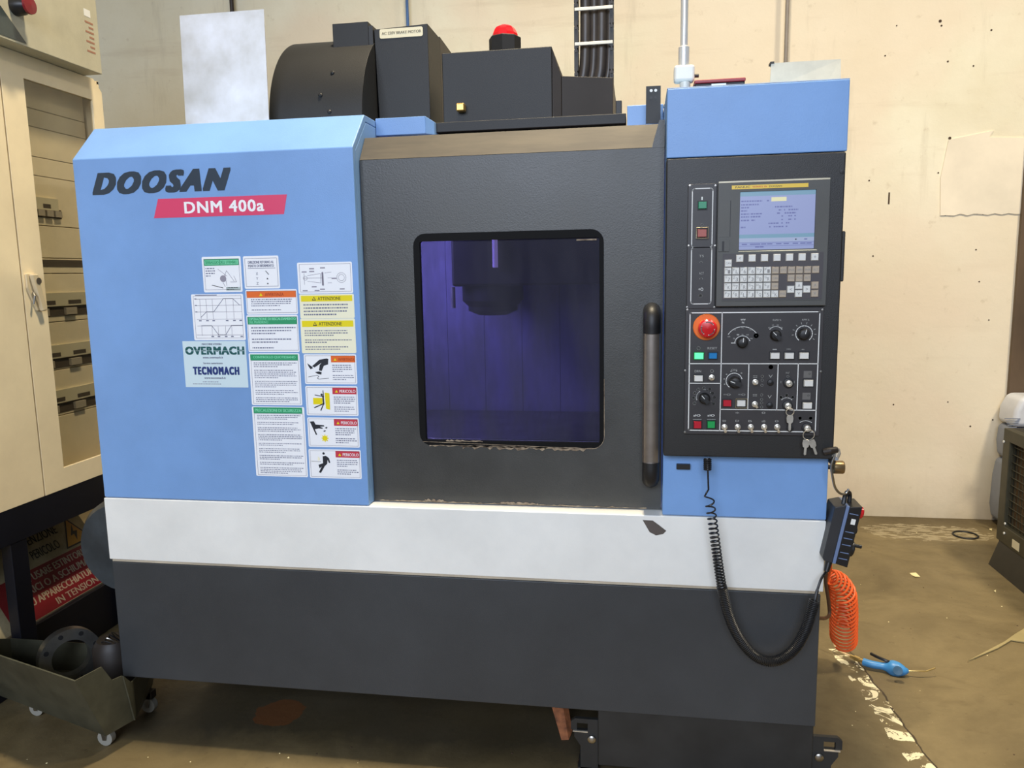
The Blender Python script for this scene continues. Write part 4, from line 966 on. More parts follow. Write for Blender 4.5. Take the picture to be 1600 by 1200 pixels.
# white pole with clamp standing on the right column
POLE = mat('pale_pole_paint', (226, 224, 214), .35, var=.04)
yp = 2.36; p = aY(1069, 60, yp); x = p.x
z_a = aY(1070, 72, yp).z; z_b = aY(1070, 103, yp).z; z_c = aY(1070, 127, yp).z
PM = mat('pole_metal', (226, 226, 222), .3, .45, var=.05)
o = MB().cyl((x, yp, z_b), (x, yp, 3.1), .0105, PM, 18); o.lathe((x, yp, z_b-.004), (0, 0, 1), [(.0155, 0), (.0155, z_a-z_b), (.0125, z_a-z_b+.003)], PM, 18)
pl = o.build('support_pole', mach, smooth=True); pl['label'] = 'steel pole rising from the right column'
mb = MB(); mb.box(x-.028, x+.030, yp-.02, yp+.02, z_c-.004, z_b, POLE); mb.build('pole_clamp', mach, bevel=.008, seg=3)
MB().lathe((x+.004, yp, 1.9535+.004), (0, 0, 1), [(.026, 0), (.022, .02), (.015, .045), (.015, z_c-1.955)], POLE, 18).build('pole_foot', mach, smooth=True)
MB().cyl((x+.030, yp-.005, z_b-.03), (x+.042, yp-.005, z_b-.03), .005, BLK2, 10).build('clamp_screw', mach, smooth=True)
MB().tube([(x-.03, yp, 1.972), (x-.05, yp, 1.972), (x-.052, yp, 1.966)], .008, STL, 10).build('pipe_stub', mach, smooth=True)
# red case and grey tray on the column top
RC = mat('dark_red_plastic', (150, 34, 44), .4, var=.1)
zt0 = 1.961; yq = 2.33
a = aY(1086, 128, yq); b = aY(1164, 128, yq); zz = aY(1150, 121.5, yq).z
t = thing('tool_case', 'flat dark red plastic case lying on top of the right column', 'case', ((a.x+b.x)/2, yq+.1, zt0))
MB().box(a.x, b.x, yq, yq+.13, zt0, zz-.010, RUB).build('case_tray', t, bevel=.003); MB().box(a.x-.002, b.x+.002, yq-.002, yq+.132, zz-.0098, zz, RC).build('case_lid', t, bevel=.003)
c_ = aY(1123, 131, yq); MB().box(c_.x-.02, c_.x+.02, yq-.0012, yq-.0002, zz-.024, zz-.013, WHT).build('case_label', t)
yq = 2.45; a = aY(1203, 100, yq); b = aY(1314, 91, yq); 
TRAY = mat('pale_grey_tray', (206, 202, 184), .45, var=.06, scale=14)
mb = MB(); zh = (a.z+b.z)/2
t = thing('metal_tray', 'pale grey metal tray standing on edge on top of the right column', 'tray', ((a.x+b.x)/2, yq, zt0))
mb.prism([(a.x-.004, yq-.012, zt0), (.502, yq-.012, zt0), (.502, yq-.012, zt0+.001), (b.x+.0, yq-.012, zt0+.04), (b.x, yq, zh), (a.x+.004, yq, zh), (a.x, yq-.004, zt0+.06)], (0, .004, 0), TRAY)
mb.build('tray_face', t); MB().box(a.x+.005, b.x-.001, yq+.004, yq+.03, zh-.004, zh-.001, TRAY).build('tray_rim', t)
MB().box(a.x+.001, a.x+.012, yq-.001, yq+.03, zh-.002, zh+.004, BLK2).build('tray_corner', t)
a2 = aY(1178, 129, yq-.02); mb = MB(); mb.tube(catmull([(a2.x, yq-.03, zt0+.008), (a2.x+.02, yq-.03, zt0+.018), (a2.x+.05, yq-.02, zt0+.022)], 5), .006, BLK2, 8); mb.build('tray_cord', t, smooth=True)
# aluminium sheet standing on the roof of the left cover, leaning on the drum
a = aY(280.5, 24.5, 2.5); b = aY(414, 14.5, 2.5); c = aY(418, 186, 2.47)
t = MB().prism([(a.x, 2.487, 1.9615), (b.x-.004, 2.487, 1.9615), (b.x-.004, 2.50, a.z), (a.x, 2.50, a.z)], (0, .003, 0), ALU).build('metal_sheet'); 
tag(t, 'bare aluminium sheet standing upright on the roof of the machine beside the black drum', 'sheet')

# dark round motor at the left of the machine
mb = MB(); DM = mat('slate_motor_paint', (58, 64, 68), .4, var=.15, scale=12)
mb.lathe((-1.70, 2.30, .612), (0, -1, 0), [(.10, -.25), (.168, -.24), (.172, 0), (.166, .05), (.15, .075), (0, .085)], DM, 36)
o = mb.build('coolant_pump_motor', mach, smooth=True); o['label'] = 'round dark motor poking out at the left'
MB().box(-1.665, -1.6465, 2.24, 2.6, .50, .70, DM).build('motor_mount', mach)

# pendant hook, gauge, etc. on the right side
mb = MB()
g0 = aY(1290, 706, 2.045); mb.tube([aY(1288, 706, 2.04), aY(1296, 704, 2.035), aY(1306, 703, 2.05)], .009, BLK2, 10)
mb.tube([aY(1306, 702, 2.06), aY(1308, 708, 2.06), aY(1304, 716, 2.05)], .010, CHR, 10)
mb.tube(catmull([aY(1304, 712, 2.04), aY(1299, 728, 2.04), aY(1301, 745, 2.04), aY(1305, 762, 2.05), aY(1313, 771, 2.06), aY(1321, 771, 2.07), aY(1326.5, 764, 2.07)], 6), .0032, STL, 8)
o = mb.build('pendant_hook', mach, smooth=True); o['label'] = 'bent steel wire hook'
mb = MB(); mb.cyl((.507, 2.14, .965), (.528, 2.14, .965), .006, BLK2, 10); mb.lathe((.526, 2.14, .965), (1, 0, 0), [(.015, 0), (.018, .003), (.018, .026), (.016, .029), (0, .029)], mat('dull_brass', (156, 132, 96), .35, .8), 20)
o = mb.build('pressure_regulator_knob', mach, smooth=True); o['label'] = 'round brass-coloured knob on the right side'
MB().box(.5065, .522, 2.09, 2.11, .985, 1.025, BASE).build('hook_mount', mach, bevel=.003)

# ------------------------------------------------------------------ pendant
P0 = aY(1319, 783, 2.1); P1 = aY(1297, 872, 2.1)
ax = (P1-P0); ax.y = 0; Ln = ax.length; ax.normalize(); nx = Vector((-ax.z, 0, ax.x)); nx = -nx if nx.x < 0 else nx   # nx to the right
M4 = Matrix((nx, Vector((0, 1, 0)), -ax)).transposed().to_4x4(); M4.translation = P0      # local x = out, z = up along the body
t = thing('pendant_controller', 'black handheld control pendant hanging from a wire hook at the right side', 'controller', tuple(P0))
def pm(): mb = MB(); mb.T = M4; return mb
PD = mat('pendant_plastic', (50, 52, 56), .42, var=.06, scale=20); PK = flat('pendant_black', (26, 26, 28), .4); PB = mat('pendant_blue_seam', (112, 132, 170), .4, var=.05)
mb = pm(); mb.prism([(-.031, -.04, -.012), (-.004, -.04, 0), (-.004, -.04, -Ln), (-.026, -.04, -Ln+.002), (-.031, -.04, -Ln+.01)], (0, .08, 0), PD); mb.build('rear_shell', t, bevel=.002)
mb = pm(); mb.box(-.0039, .0045, -.041, .041, -Ln, -.001, PB); mb.build('seam_strip', t, bevel=.001)
mb = pm(); mb.prism([(.0046, -.04, -.004), (.036, -.04, .004), (.036, -.04, -Ln-.004), (.0046, -.04, -Ln)], (0, .08, 0), PK)
mb.build('front_shell', t, bevel=.002)
for zz_ in (-.02, -.07, -.088, -.106, -.128, -.145): pm().box(.008, .030, -.0418, -.0401, zz_-.001, zz_+.001, PB).build('grip_rib', t)
pm().box(.016, .027, -.0415, -.0402, -.048, -.033, WHT).build('white_tag', t)
mb = pm(); mb.lathe((.036, 0, -.022), (1, 0, 0), [(.010, 0), (.010, .005), (.016, .007), (.016, .014), (.012, .017), (0, .018)], RDB, 20); o = mb.build('emergency_button', t, smooth=True); o['label'] = 'red stop button'
mb = pm(); mb.lathe((.036, 0, -.072), (1, 0, 0), [(.011, 0), (.010, .012), (0, .013)], BLK2, 16); mb.build('axis_knob', t, smooth=True)
mb = pm(); mb.lathe((.036, 0, -.124), (1, 0, 0), [(.022, 0), (.022, .012), (.018, .015), (0, .016)], PK, 24); mb.lathe((.05, -.008, -.112), (1, 0, .0), [(.005, 0), (.005, .018), (0, .019)], PK, 12); mb.build('hand_wheel', t, smooth=True)
mb = pm(); mb.tube(catmull([(-.006, -.02, -.005), (-.004, -.01, .018), (.004, 0, .026), (.013, .01, .018), (.016, .01, -.001)], 5), .006, PK, 8); mb.build('hanging_strap', t, smooth=True)
gp0 = aY(1296, 874, 2.09); g1 = aY(1291, 893, 2.08)
MB().tube([gp0, g1], [.010, .007], PK, 12).build('cable_gland', t, smooth=True)
# coiled cable
yc_ = 2.035
cpts = [aY(*q) for q in ((1107.5, 770, yc_), (1109, 785, yc_), (1112, 805, yc_), (1116, 835, yc_), (1120, 865, yc_), (1125, 900, yc_), (1131, 932, yc_), (1140, 965, yc_), (1155, 997, yc_), (1176, 1022, yc_), (1198, 1033, yc_), (1220, 1030, yc_), (1242, 1013, yc_), (1258, 985, yc_), (1268, 955, yc_), (1273, 938, yc_))]
path = catmull(cpts, 6)
seg1 = path[:34]; seg2 = path[33:]
CB = flat('cable_black', (30, 30, 31), .38)
mb = MB()
top = [aY(1105, 716, yc_+.01), aY(1106, 735, yc_)]; mb.tube(top, [.0085, .006], CB, 10)
for i in range(6):
    z = aY(1105.5, 718+i*3, yc_).z; q = aY(1105.5, 718+i*3, yc_+.004); mb.lathe((q.x, q.y, z), (0, 0, -1), [(.0105, 0), (.0105, .003), (.007, .0035)], CB, 12)
h1 = helix(seg1, .0115, 22, 18, lambda q: q**1.5); h2 = helix(seg2, .0125, 100, 12)
mb.tube([aY(1106, 735, yc_), aY(1107, 765, yc_), h1[0]], .0024, CB, 8)
mb.tube(h1, .0023, CB, 6); 
mb.tube(h2, .0023, CB, 5)
mb.tube(catmull([h1[-1], h2[0]], 2), .0022, CB, 6)
e1 = aY(1274, 936, yc_)
mb.tube([aY(1272.5, 940, yc_), e1, aY(1277, 922, yc_+.01)], .0045, CB, 8); mb.tube(catmull([aY(1276, 925, yc_+.01), aY(1283, 905, 2.055), g1], 5), .0034, CB, 8)
o = mb.build('coiled_cable', t, smooth=True); o['label'] = 'black spiral cable looping across the front skirt'

# ------------------------------------------------------------------ air gun with orange spiral hose
gz = .022
t = thing('air_blow_gun', 'blue air blow gun on the floor with an orange spiral hose', 'air gun', tuple(aZ(1375, 1038, 0)))
OH = flat('orange_hose', (238, 100, 44), .35); BR_ = mat('brass', (214, 186, 120), .3, .8)
yo = 2.86
hp = catmull([aY(1297, 893, 2.80), aY(1309, 905, 2.82), aY(1316, 922, 2.83), aY(1318.5, 950, 2.84), aY(1318, 980, 2.86), aY(1318, 1002, 2.88)], 6)
hl = helix(hp, lambda q: .020+.026*min(1, q*3.2), 19, 20)
# tilt coils: lift towards the back
hl = [Vector((p.x, p.y, max(p.z+(p.y-2.85)*.35, .012))) for p in hl]
mb = MB(); mb.tube(hl, .0042, OH, 7)
mb.build('spiral_hose', t, smooth=True)
MB().tube(catmull([hl[0], aY(1296, 878, 2.76), (.56, 2.66, .55), (.502, 2.62, .55)], 6), .0042, OH, 7).build('hose_lead', t, smooth=True)
s0 = hl[-1]; A_ = aZ(1301, 1003, .03); 
mb = MB(); tail = catmull([aZ(1300, 985, .09), aZ(1301, 1002, .05), aZ(1309, 1015, .025), aZ(1322, 1022, .02), aZ(1330, 1025, .02)], 6); mb.tube(tail, .0035, mat('pale_hose_end', (226, 196, 150), .3), 8); mb.build('hose_end', t, smooth=True)
mb = MB(); a = aZ(1329, 1025, .02); b = aZ(1350, 1034, .02); mb.tube([a, a.lerp(b, .3), a.lerp(b, .31), a.lerp(b, .7), a.lerp(b, .71), b], [.007, .007, .010, .010, .008, .008], BR_, 10); mb.build('brass_coupling', t, smooth=True)
BG_ = mat('gun_blue', (62, 132, 190), .4, var=.06, scale=20)
g = [aZ(px, py, gz) for px, py in ((1349, 1034), (1362, 1038), (1380, 1041), (1392, 1043), (1404, 1046), (1413, 1048), (1418, 1048))]
MB().tube(catmull(g, 4), [.014]*5+[.014, .0135, .013, .014]+[.016, .02, .024, .027]+[.028, .028, .027, .026]+[.024, .021, .019, .017]+[.014, .012, .010, .009], BG_, 14).build('gun_body', t, smooth=True)
mb = MB(); a = aZ(1418, 1048, gz); mb.tube([a, aZ(1432, 1048.5, gz+.004), aZ(1447, 1049, gz+.004), aZ(1461, 1044, gz+.012)], .0026, BR_, 8); mb.build('nozzle', t, smooth=True)
mb = MB(); mb.tube(catmull([aZ(1361, 1021.5, .045), aZ(1372, 1027, .048), aZ(1384, 1032, .046), aZ(1392, 1036, .038)], 4), .006, PK, 8); o = mb.build('trigger', t, smooth=True); o['label'] = 'black lever'
c = aZ(1403, 1048, gz+.024); MB().lathe(c, (-.3, -.8, .5), [(.016, -.004), (.016, .003), (0, .004)], flat('gun_dark_blue', (14, 66, 96)), 18).build('gun_cap', t, smooth=True)
WR = flat('brown_wire', (84, 56, 34), .5)
wp = catmull([(.500, 2.6, .66), (.56, 2.6, .65), aY(1292, 868, 2.6), aY(1290, 905, 2.6), aY(1294, 935, 2.6), aY(1296, 960, 2.6), aY(1288, 966, 2.55), aY(1278, 966, 2.45), (.498, 2.40, .40)], 5)
o = MB().tube(wp, .006, WR, 8).build('supply_cable', mach, smooth=True)
# ------------------------------------------------------------------ electrical cabinet (left)
XC = -2.2
cab = thing('switch_cabinet', 'cream electrical cabinet with a windowed door at the left', 'cabinet', (XC-.15, 2.2, 0))
ZB_, ZT_ = .70, 2.318; Y0, Y1 = 1.45, 3.02
mb = MB()
D_ = .32
mb.box(XC-D_, XC-D_+.01, Y0, Y1, ZB_, ZT_, CREAM); mb.box(XC-D_, XC-.012, Y0, Y1, ZB_, ZB_+.01, CREAM); mb.box(XC-D_, XC-.012, Y0, Y1, ZT_-.012, ZT_-.002, CREAM)
mb.box(XC-D_, XC-.012, Y0, Y0+.01, ZB_, ZT_, CREAM); mb.box(XC-D_, XC-.012, Y1-.01, Y1, ZB_, ZT_, CREAM)
cb = mb.build('cabinet_body', cab)
# right door ring: plane x = XC
ys_ = 2.493; wy0, wy1, wz0_, wz1_ = 2.598, 2.958, .782, 2.232
def xring(mb, o4, i4, x0, x1, mt):
    n = len(o4); v = []
    for x in (x0, x1):
        for L_ in (o4, i4): v += [(x, y, z) for y, z in L_]
    f = []
    for i in range(n):
        j = (i+1) % n; f += [(i, j, n+j, n+i), (2*n+i, 3*n+i, 3*n+j, 2*n+j), (i, 2*n+i, 2*n+j, j), (n+i, n+j, 3*n+j, 3*n+i)]
    mb.add(v, f, mt)
i4 = [(wy0, wz0_), (wy1, wz0_), (wy1, wz1_), (wy0, wz1_)]; o4 = [(ys_, ZB_), (Y1, ZB_), (Y1, ZT_-.03), (ys_, ZT_)]
mb = MB()
o5 = [(ys_, ZB_), (Y1, ZB_), (Y1, ZT_-.045), (Y1-.045, ZT_), (ys_, ZT_)]; i5 = [(wy0, wz0_), (wy1, wz0_), (wy1, wz1_-.001), (wy1-.001, wz1_), (wy0, wz1_)]
xring(mb, o5, i5, XC-.012, XC, CREAM)
dr_ = mb.build('door', cab, bevel=.0015); dr_['label'] = 'door with a tall clear window'
o = MB().box(XC-.012, XC, Y0, ys_-.006, ZB_, ZT_, CREAM).build('door', cab, bevel=.0015); o['label'] = 'plain solid door'
cg = bpy.data.materials.new('clear_window'); cg.use_nodes = True; N = cg.node_tree.nodes; L = cg.node_tree.links; N.remove(N['Principled BSDF'])
tr = N.new('ShaderNodeBsdfTransparent'); tr.inputs[0].default_value = (.88, .87, .84, 1); gs = N.new('ShaderNodeBsdfGlossy'); gs.inputs['Roughness'].default_value = .1
mx = N.new('ShaderNodeMixShader'); mx.inputs[0].default_value = .05; L.new(tr.outputs[0], mx.inputs[1]); L.new(gs.outputs[0], mx.inputs[2]); L.new(mx.outputs[0], N['Material Output'].inputs[0])
MB().box(XC-.010, XC-.007, wy0+.0005, wy1-.0005, wz0_+.0005, wz1_-.0005, cg).build('window_pane', dr_)
# modular plates behind the window
XP = XC-.066
def zx(px, py): return aX(px, py, XP).z
edges = [aX(85, 110, XP).z+.12, zx(37, 166), zx(44, 196), zx(50.7, 244), zx(54.7, 274), zx(61, 352), zx(66, 403), zx(69, 427.5), zx(76, 504), zx(85, 579), zx(96, 649), wz0_-.02]
DGY = flat('dark_slot', (84, 76, 66), .6); LBL = flat('label_holder', (214, 206, 176), .4); BRK = flat('breaker_grey', (176, 166, 146), .4)
for i in range(len(edges)-1):
    a, b = edges[i], edges[i+1]
    MB().box(XP-.02, XP, 2.56, 2.985, b+.0015, a-.0015, CREAM2).build('cover_plate', cab, bevel=.0015)
def row(zl0, zl1, zb0, zb1, blocks, lab=True, span=(2.60, 2.93)):
    mb = MB(); mb.box(XP+.0002, XP+.0015, span[0], span[1]+.02, zb0, zb1, DGY); s_ = mb.build('breaker_slot', cab)
    for y0, y1 in blocks: MB().box(XP+.0018, XP+.014, y0, y1, zb0+.004, zb1-.006, BRK).build('breaker', s_, bevel=.001)
    if lab:
        mb = MB(); mb.box(XP+.0002, XP+.008, span[0], span[1], zl0, zl1, LBL)
        for u in (.12, .55): mb.box(XP+.0082, XP+.0086, span[0]+(span[1]-span[0])*u, span[0]+(span[1]-span[0])*(u+.22), zl0+.006, zl0+.022, DGY)
        mb.build('label_holder', cab)
z = zx(58, 308); row(z-.045, z, zx(60, 339), zx(60, 325), [(2.62+.045*i, 2.655+.045*i) for i in range(4)], True, (2.60, 2.78))
z = zx(66, 403); row(0, 0, z-.034, z-.006, [], False, (2.60, 2.95))
for p1, p2, p3 in (((75, 458), (80, 484), (78, 475)), ((80, 540), (86, 560), (84, 552)), ((88, 610), (93, 631), (91, 623))):
    zt_ = zx(*p1); zb_2 = zx(*p2); row(zt_-.052, zt_, zt_-.092, zt_-.054, [(2.62, 2.67), (2.76, 2.82)], True)
# swing handle and key
p = aX(57, 432, XC+.02); q = aX(73, 485, XC+.02)
hm = mat('handle_beige', (222, 204, 168), .4, var=.03)
MB().prism([(XC+.0002, p.y-.035, p.z+.01), (XC+.0002, p.y+.01, p.z+.014), (XC+.0002, q.y-.01, q.z-.002), (XC+.0002, q.y-.03, q.z+.0), (XC+.0002, p.y-.035, p.z-.04)], (.008, 0, 0), hm).build('handle_plate', dr_, bevel=.003)
MB().prism([(XC+.0085, p.y-.025, p.z+.008), (XC+.0085, p.y+.006, p.z+.010), (XC+.0085, q.y+.002, q.z), (XC+.0085, q.y-.022, q.z-.002)], (.016, 0, 0), hm).build('swing_handle', dr_, bevel=.005, seg=3)
c = aX(62.5, 439, XC+.026); MB().cyl((XC+.0246, c.y-.004, c.z), (XC+.0262, c.y-.004, c.z), .012, DGY, 16).build('lock_cylinder', dr_)
mb = MB(); c = aX(55, 462, XC+.02); mb.tube([(XC+.012, c.y, c.z+.012), (XC+.022, c.y-.004, c.z), (XC+.018, c.y-.01, c.z-.03)], .004, STL, 6); mb.build('small_key', dr_)
# base frame, table of dark steel
fr = MB(); fr.box(XC-.34, XC-.002, Y0-.02, Y1+.02, .572, ZB_-.001, NAVY); fb = fr.build('base_frame', cab, bevel=.002)
for y in (2.312, 2.90, 1.47):
    MB().box(XC-.045, XC-.004, y, y+.075, .0, .572, NAVY).build('frame_leg', cab, bevel=.002)
    MB().box(XC-.34, XC-.30, y, y+.075, .0, .572, NAVY).build('frame_leg', cab, bevel=.002)
# grey-green box above
XB = -2.125; zb = 2.3195
bx_ = thing('wall_control_box', 'greenish grey box overhanging the top of the cream cabinet', 'box', (XB-.2, 2.3, zb))
yE = 2.931
MB().box(XB-.42, XB, 1.4, yE, zb, 2.95, GRN_BOX).build('box_shell', bx_, bevel=.003)
mb = MB(); q = [aX(px, py, XB) for px, py in ((41, 68.5), (0, 9))]
mb.prism([(XB+.0003, q[0].y, q[0].z), (XB+.0003, 1.6, q[0].z-.0), (XB+.0003, 1.9, q[1].z+.25), (XB+.0003, q[1].y, q[1].z)], (.002, 0, 0), mat('dark_smoked_window', (66, 76, 76), .2, var=.1)); o = mb.build('smoked_window', bx_); o['label'] = 'dark smoked window'
c = aX(24, 10, XB); mb = MB(); mb.lathe((XB, c.y, c.z), (1, 0, 0), [(.032, 0), (.030, .03), (.022, .045)], PK, 20); mb.build('knob_base', bx_, smooth=True)
mb = MB(); mb.lathe((XB+.045, c.y, c.z), (1, 0, 0), [(.022, 0), (.030, .006), (.029, .014), (0, .018)], flat('dark_red_knob', (130, 24, 36), .35), 20); o = mb.build('stop_knob', bx_, smooth=True); o['label'] = 'dark red knob'
mb = MB(); a = aX(146, 38, XB); b = aX(157, 86, XB)
for i in range(7):
    z = a.z+(b.z-a.z)*i/6; mb.box(XB+.0002, XB+.0008, a.y-.05+.02*(i % 2), a.y-.004, z-.006, z+.001, flat('faded_red_print', (170, 120, 96)))
mb.box(XB+.0002, XB+.0009, a.y-.05, a.y-.015, a.z+.018, a.z+.045, WHT)
o = mb.build('faded_label', bx_); o['label'] = 'torn label with faded red print'

# warning board leaning under the cabinet
XS = -2.27; up = Vector((-math.sin(math.radians(30)), 0, math.cos(math.radians(30))))
b0 = aX(47, 972, XS); b1 = aX(165, 910, XS); yb0, yb1 = 2.15, b1.y+.09; zz0 = (b0.z+b1.z)/2
def BP(y, v, e=0): return Vector((XS, y, zz0))+up*v+Vector((math.cos(math.radians(30)), 0, math.sin(math.radians(30))))*e
Hh = .40; SBW = mat('dirty_cream_board', (196, 184, 148), .6, col2=(150, 138, 104), scale=9, mix=.4); SRD = mat('board_red', (128, 16, 30), .5, var=.06, scale=8); SYL = flat('board_amber', (196, 140, 30), .5); SIK = flat('board_ink', (52, 46, 40), .6); SWT = flat('board_white', (200, 186, 160), .6)
bd = thing('warning_sign', 'cream and red electrical danger board leaning under the cream cabinet', 'sign', (XS, 2.5, 0))
mb = MB(); mb.hexa([BP(yb0, 0), BP(yb1, 0), BP(yb1-.03, Hh), BP(yb0, Hh)], [BP(yb0, 0, -.006), BP(yb1, 0, -.006), BP(yb1-.03, Hh, -.006), BP(yb0, Hh, -.006)], SBW)
mb.build('sign_board', bd)
yR0 = 2.36; Hr = .185
mb = MB(); mb.add([BP(yR0, .002, .0008), BP(yb1-.03, .002, .0008), BP(yb1-.045, Hr, .0008), BP(yR0, Hr, .0008)], [(0, 1, 2, 3)], SRD); o = mb.build('red_field', bd); o['label'] = 'dark red lower field'
def BT(s, y0, y1, v0, v1, mt):
    mb = MB(); text(mb, s, lambda u, v: BP(y0+(y1-y0)*u, v0+(v1-v0)*v, .0016), mt, .01); mb.build('sign_text', bd)
yw = yb1-.115; yR = 2.455
BT('NON USARE ESTINTORI', yR, yw+.0, .142, .172, SWT); BT('IDRICI O A SCHIUMA', yR+.008, yw+.0, .098, .128, SWT); BT('SU APPARECCHIATURE', yR+.01, yw+.01, .054, .084, SWT); BT('IN TENSIONE', yR+.13, yw+.015, .012, .040, SWT)
BT('ATTENZIONE', 2.54, 2.772, .275, .312, SIK); BT('PERICOLO', 2.595, 2.745, .215, .252, SIK)
mb = MB(); mb.add([BP(2.765, .195, .001), BP(2.920, .195, .001), BP(2.842, .325, .001)], [(0, 1, 2)], SIK); mb.add([BP(2.777, .202, .0016), BP(2.908, .202, .0016), BP(2.842, .312, .0016)], [(0, 1, 2)], SYL)
mb.add([BP(2.855, .285, .002), BP(2.820, .240, .002), BP(2.842, .242, .002)], [(0, 1, 2)], SIK); mb.add([BP(2.842, .255, .002), BP(2.865, .252, .002), BP(2.838, .212, .002)], [(0, 1, 2)], SIK)
o = mb.build('voltage_triangle', bd); o['label'] = 'amber triangle with a lightning bolt'
mb = MB(); cy, cv = 2.26, .185
ri = [(BP(cy+.078*math.cos(a), cv+.078*math.sin(a), .001), BP(cy+.062*math.cos(a), cv+.062*math.sin(a), .001)) for a in [2*math.pi*i/36 for i in range(36)]]
v = [p for q in ri for p in q]; mb.add(v, [(2*i, 2*i+1, (2*i+3) % 72, (2*i+2) % 72) for i in range(36)], SIK)
mb.add([BP(cy-.05, cv+.042, .0015), BP(cy-.04, cv+.05, .0015), BP(cy+.05, cv-.04, .0015), BP(cy+.042, cv-.05, .0015)], [(0, 1, 2, 3)], SIK)
mb.add([BP(cy-.01, cv-.0, .0012), BP(cy+.035, cv+.0, .0012), BP(cy+.03, cv+.035, .0012), BP(cy+.012, cv+.05, .0012), BP(cy, cv+.03, .0012)], [(0, 1, 2, 3, 4)], SIK)
o = mb.build('prohibition_symbol', bd); o['label'] = 'dark ring with a bar across a flame'
# dark low cabinet plinth the board stands on
MB().box(XC-.30, XC-.052, 2.10, 3.0, .0, zz0-.006, NAVY).build('lower_shelf', cab, bevel=.003)

# ------------------------------------------------------------------ trolley with flange
tr_ = thing('swarf_trolley', 'open bent sheet steel bin on castors at the lower left', 'trolley', (-1.85, 2.15, 0))
B = [Vector(p) for p in ((-1.642, 2.005, .08), (-2.24, 2.193, .08), (-2.24, 2.30, .08), (-1.69, 2.30, .08), (-1.612, 2.093, .08))]
Tt = [Vector(p) for p in ((-1.648, 1.907, .32), (-2.24, 2.09, .32), (-2.24, 2.302, .22), (-1.70, 2.302, .22), (-1.604, 2.048, .26))]
mb = MB(); th = .004
def sheet(pts, mt=TROL):
    P = [Vector(p) for p in pts]; n = (P[1]-P[0]).cross(P[2]-P[0]).normalized()*th; mb.prism(P, n, mt)
sheet([B[0], Tt[0], Tt[1], B[1]])
mb.prism([B[0], B[4], Tt[4], Vector((-1.615, 2.016, .262)), Vector((-1.62, 1.983, .324)), Tt[0]], (-.004, 0, 0), TROL)
sheet([B[1], Tt[1], Tt[2], B[2]]); sheet([B[2], Tt[2], Tt[3], B[3]])
sheet([B[4], B[3], Vector((-1.66, 2.30, .2)), Vector((-1.608, 2.088, .215)), Tt[4]])
mb.prism([p for p in B], (0, 0, .034), TROL)
mb.build('bin_shell', tr_)
WHL = flat('caster_wheel_grey', (150, 148, 138), .4)
for (x, y) in ((-1.70, 2.075), (-2.06, 2.20), (-1.68, 2.27), (-2.16, 2.26)):
    mb = MB(); mb.box(x-.018, x+.018, y-.014, y+.014, .052, .0795, BLK2); mb.prism([(x-.016, y-.014, .075), (x+.016, y-.014, .075), (x+.004, y-.014, .02), (x-.008, y-.014, .02)], (0, .003, 0), STL)
    c_ = mb.build('castor', tr_); MB().cyl((x-.002, y-.010, .026), (x-.002, y+.010, .026), .026, WHL, 20).build('wheel', c_, smooth=True)
fl = mat('turned_steel', (150, 150, 146), .32, .9, var=.12, scale=14)
axf = Vector((.78, -.60, .12)).normalized(); cf = Vector((-1.925, 2.215, .215))
mb = MB(); mb.ring(cf-axf*.035, axf, .098, .060, .045, fl, 48)
f_ = mb.build('steel_flange', smooth=True); tag(f_, 'round machined steel flange lying in the sheet steel bin', 'flange')
q_ = axf.to_track_quat('Z', 'Y')
for i in range(8):
    a = 2*math.pi*i/8+.3; pc = cf+q_ @ Vector((.082*math.cos(a), .082*math.sin(a), .0101)); MB().cyl(pc, pc+axf*.0012, .008, RUB, 12).build('bolt_hole', f_)
mb = MB(); mb.lathe((-1.76, 2.22, .1165), (.0, 0, 1), [(.062, 0), (.066, .01), (.066, .15), (.05, .175), (0, .18)], BLK2, 28); 
o = mb.build('dark_canister', smooth=True); tag(o, 'black round canister standing in the bin beside the flange', 'canister')
mb = MB()
for i in range(4): mb.tube(catmull([(-1.80+.02*i, 2.2+.01*i, .27), (-1.76+.01*i, 2.18, .30+.012*i), (-1.71, 2.2+.01*i, .27)], 5), .0025, STL if i % 2 else RUB, 6)
o = mb.build('wire_scraps', smooth=True); tag(o, 'tangled wires lying on the black canister', 'wires', kind='stuff')

# ------------------------------------------------------------------ right: heater, white unit
GM = mat('grey_green_steel', (70, 68, 54), .45, .3, var=.15, scale=10); GD = mat('dark_steel_base', (44, 42, 36), .5, var=.15, scale=6)
XH = 1.80
ht = thing('gas_heater', 'dark framed industrial heater with a mesh front at the right edge', 'heater', (2.0, 3.9, 0))
fa = aX(1568, 675, XH); yF = 4.075; yN = 3.30; z0, z1 = .13, .70
mb = MB(); xring(mb, [(yF, z0), (yN, z0), (yN, z1), (yF, z1)], [(yF-.07, z0+.09), (yN+.07, z0+.09), (yN+.07, z1-.06), (yF-.07, z1-.06)], XH, XH+.04, GM); mb.build('front_frame', ht, bevel=.004)
mb = MB(); mb.box(XH+.04, XH+.30, yN, yF, z0, z1, GD); mb.box(XH+.035, XH+.0399, yN+.05, yF-.05, z0+.05, z1-.04, mat('ceramic_rust', (88, 68, 44), .7, var=.3, scale=30)); mb.build('heater_body', ht, bevel=.004)
for i in range(18):
    y = yF-.08-i*.035; MB().cyl((XH+.02, y, z0+.085), (XH+.02, y, z1-.055), .0022, GM, 6).build('mesh_wire', ht)
for i in range(11):
    z = z0+.11+i*.038; MB().cyl((XH+.016, yN+.065, z), (XH+.016, yF-.065, z), .0022, GM, 6).build('mesh_wire', ht)
mb = MB(); c = aX(1587, 852, XH); mb.box(XH-.001, XH-.0002, c.y-.035, c.y+.035, c.z-.02, c.z+.02, LBL); mb.build('rating_label', ht)
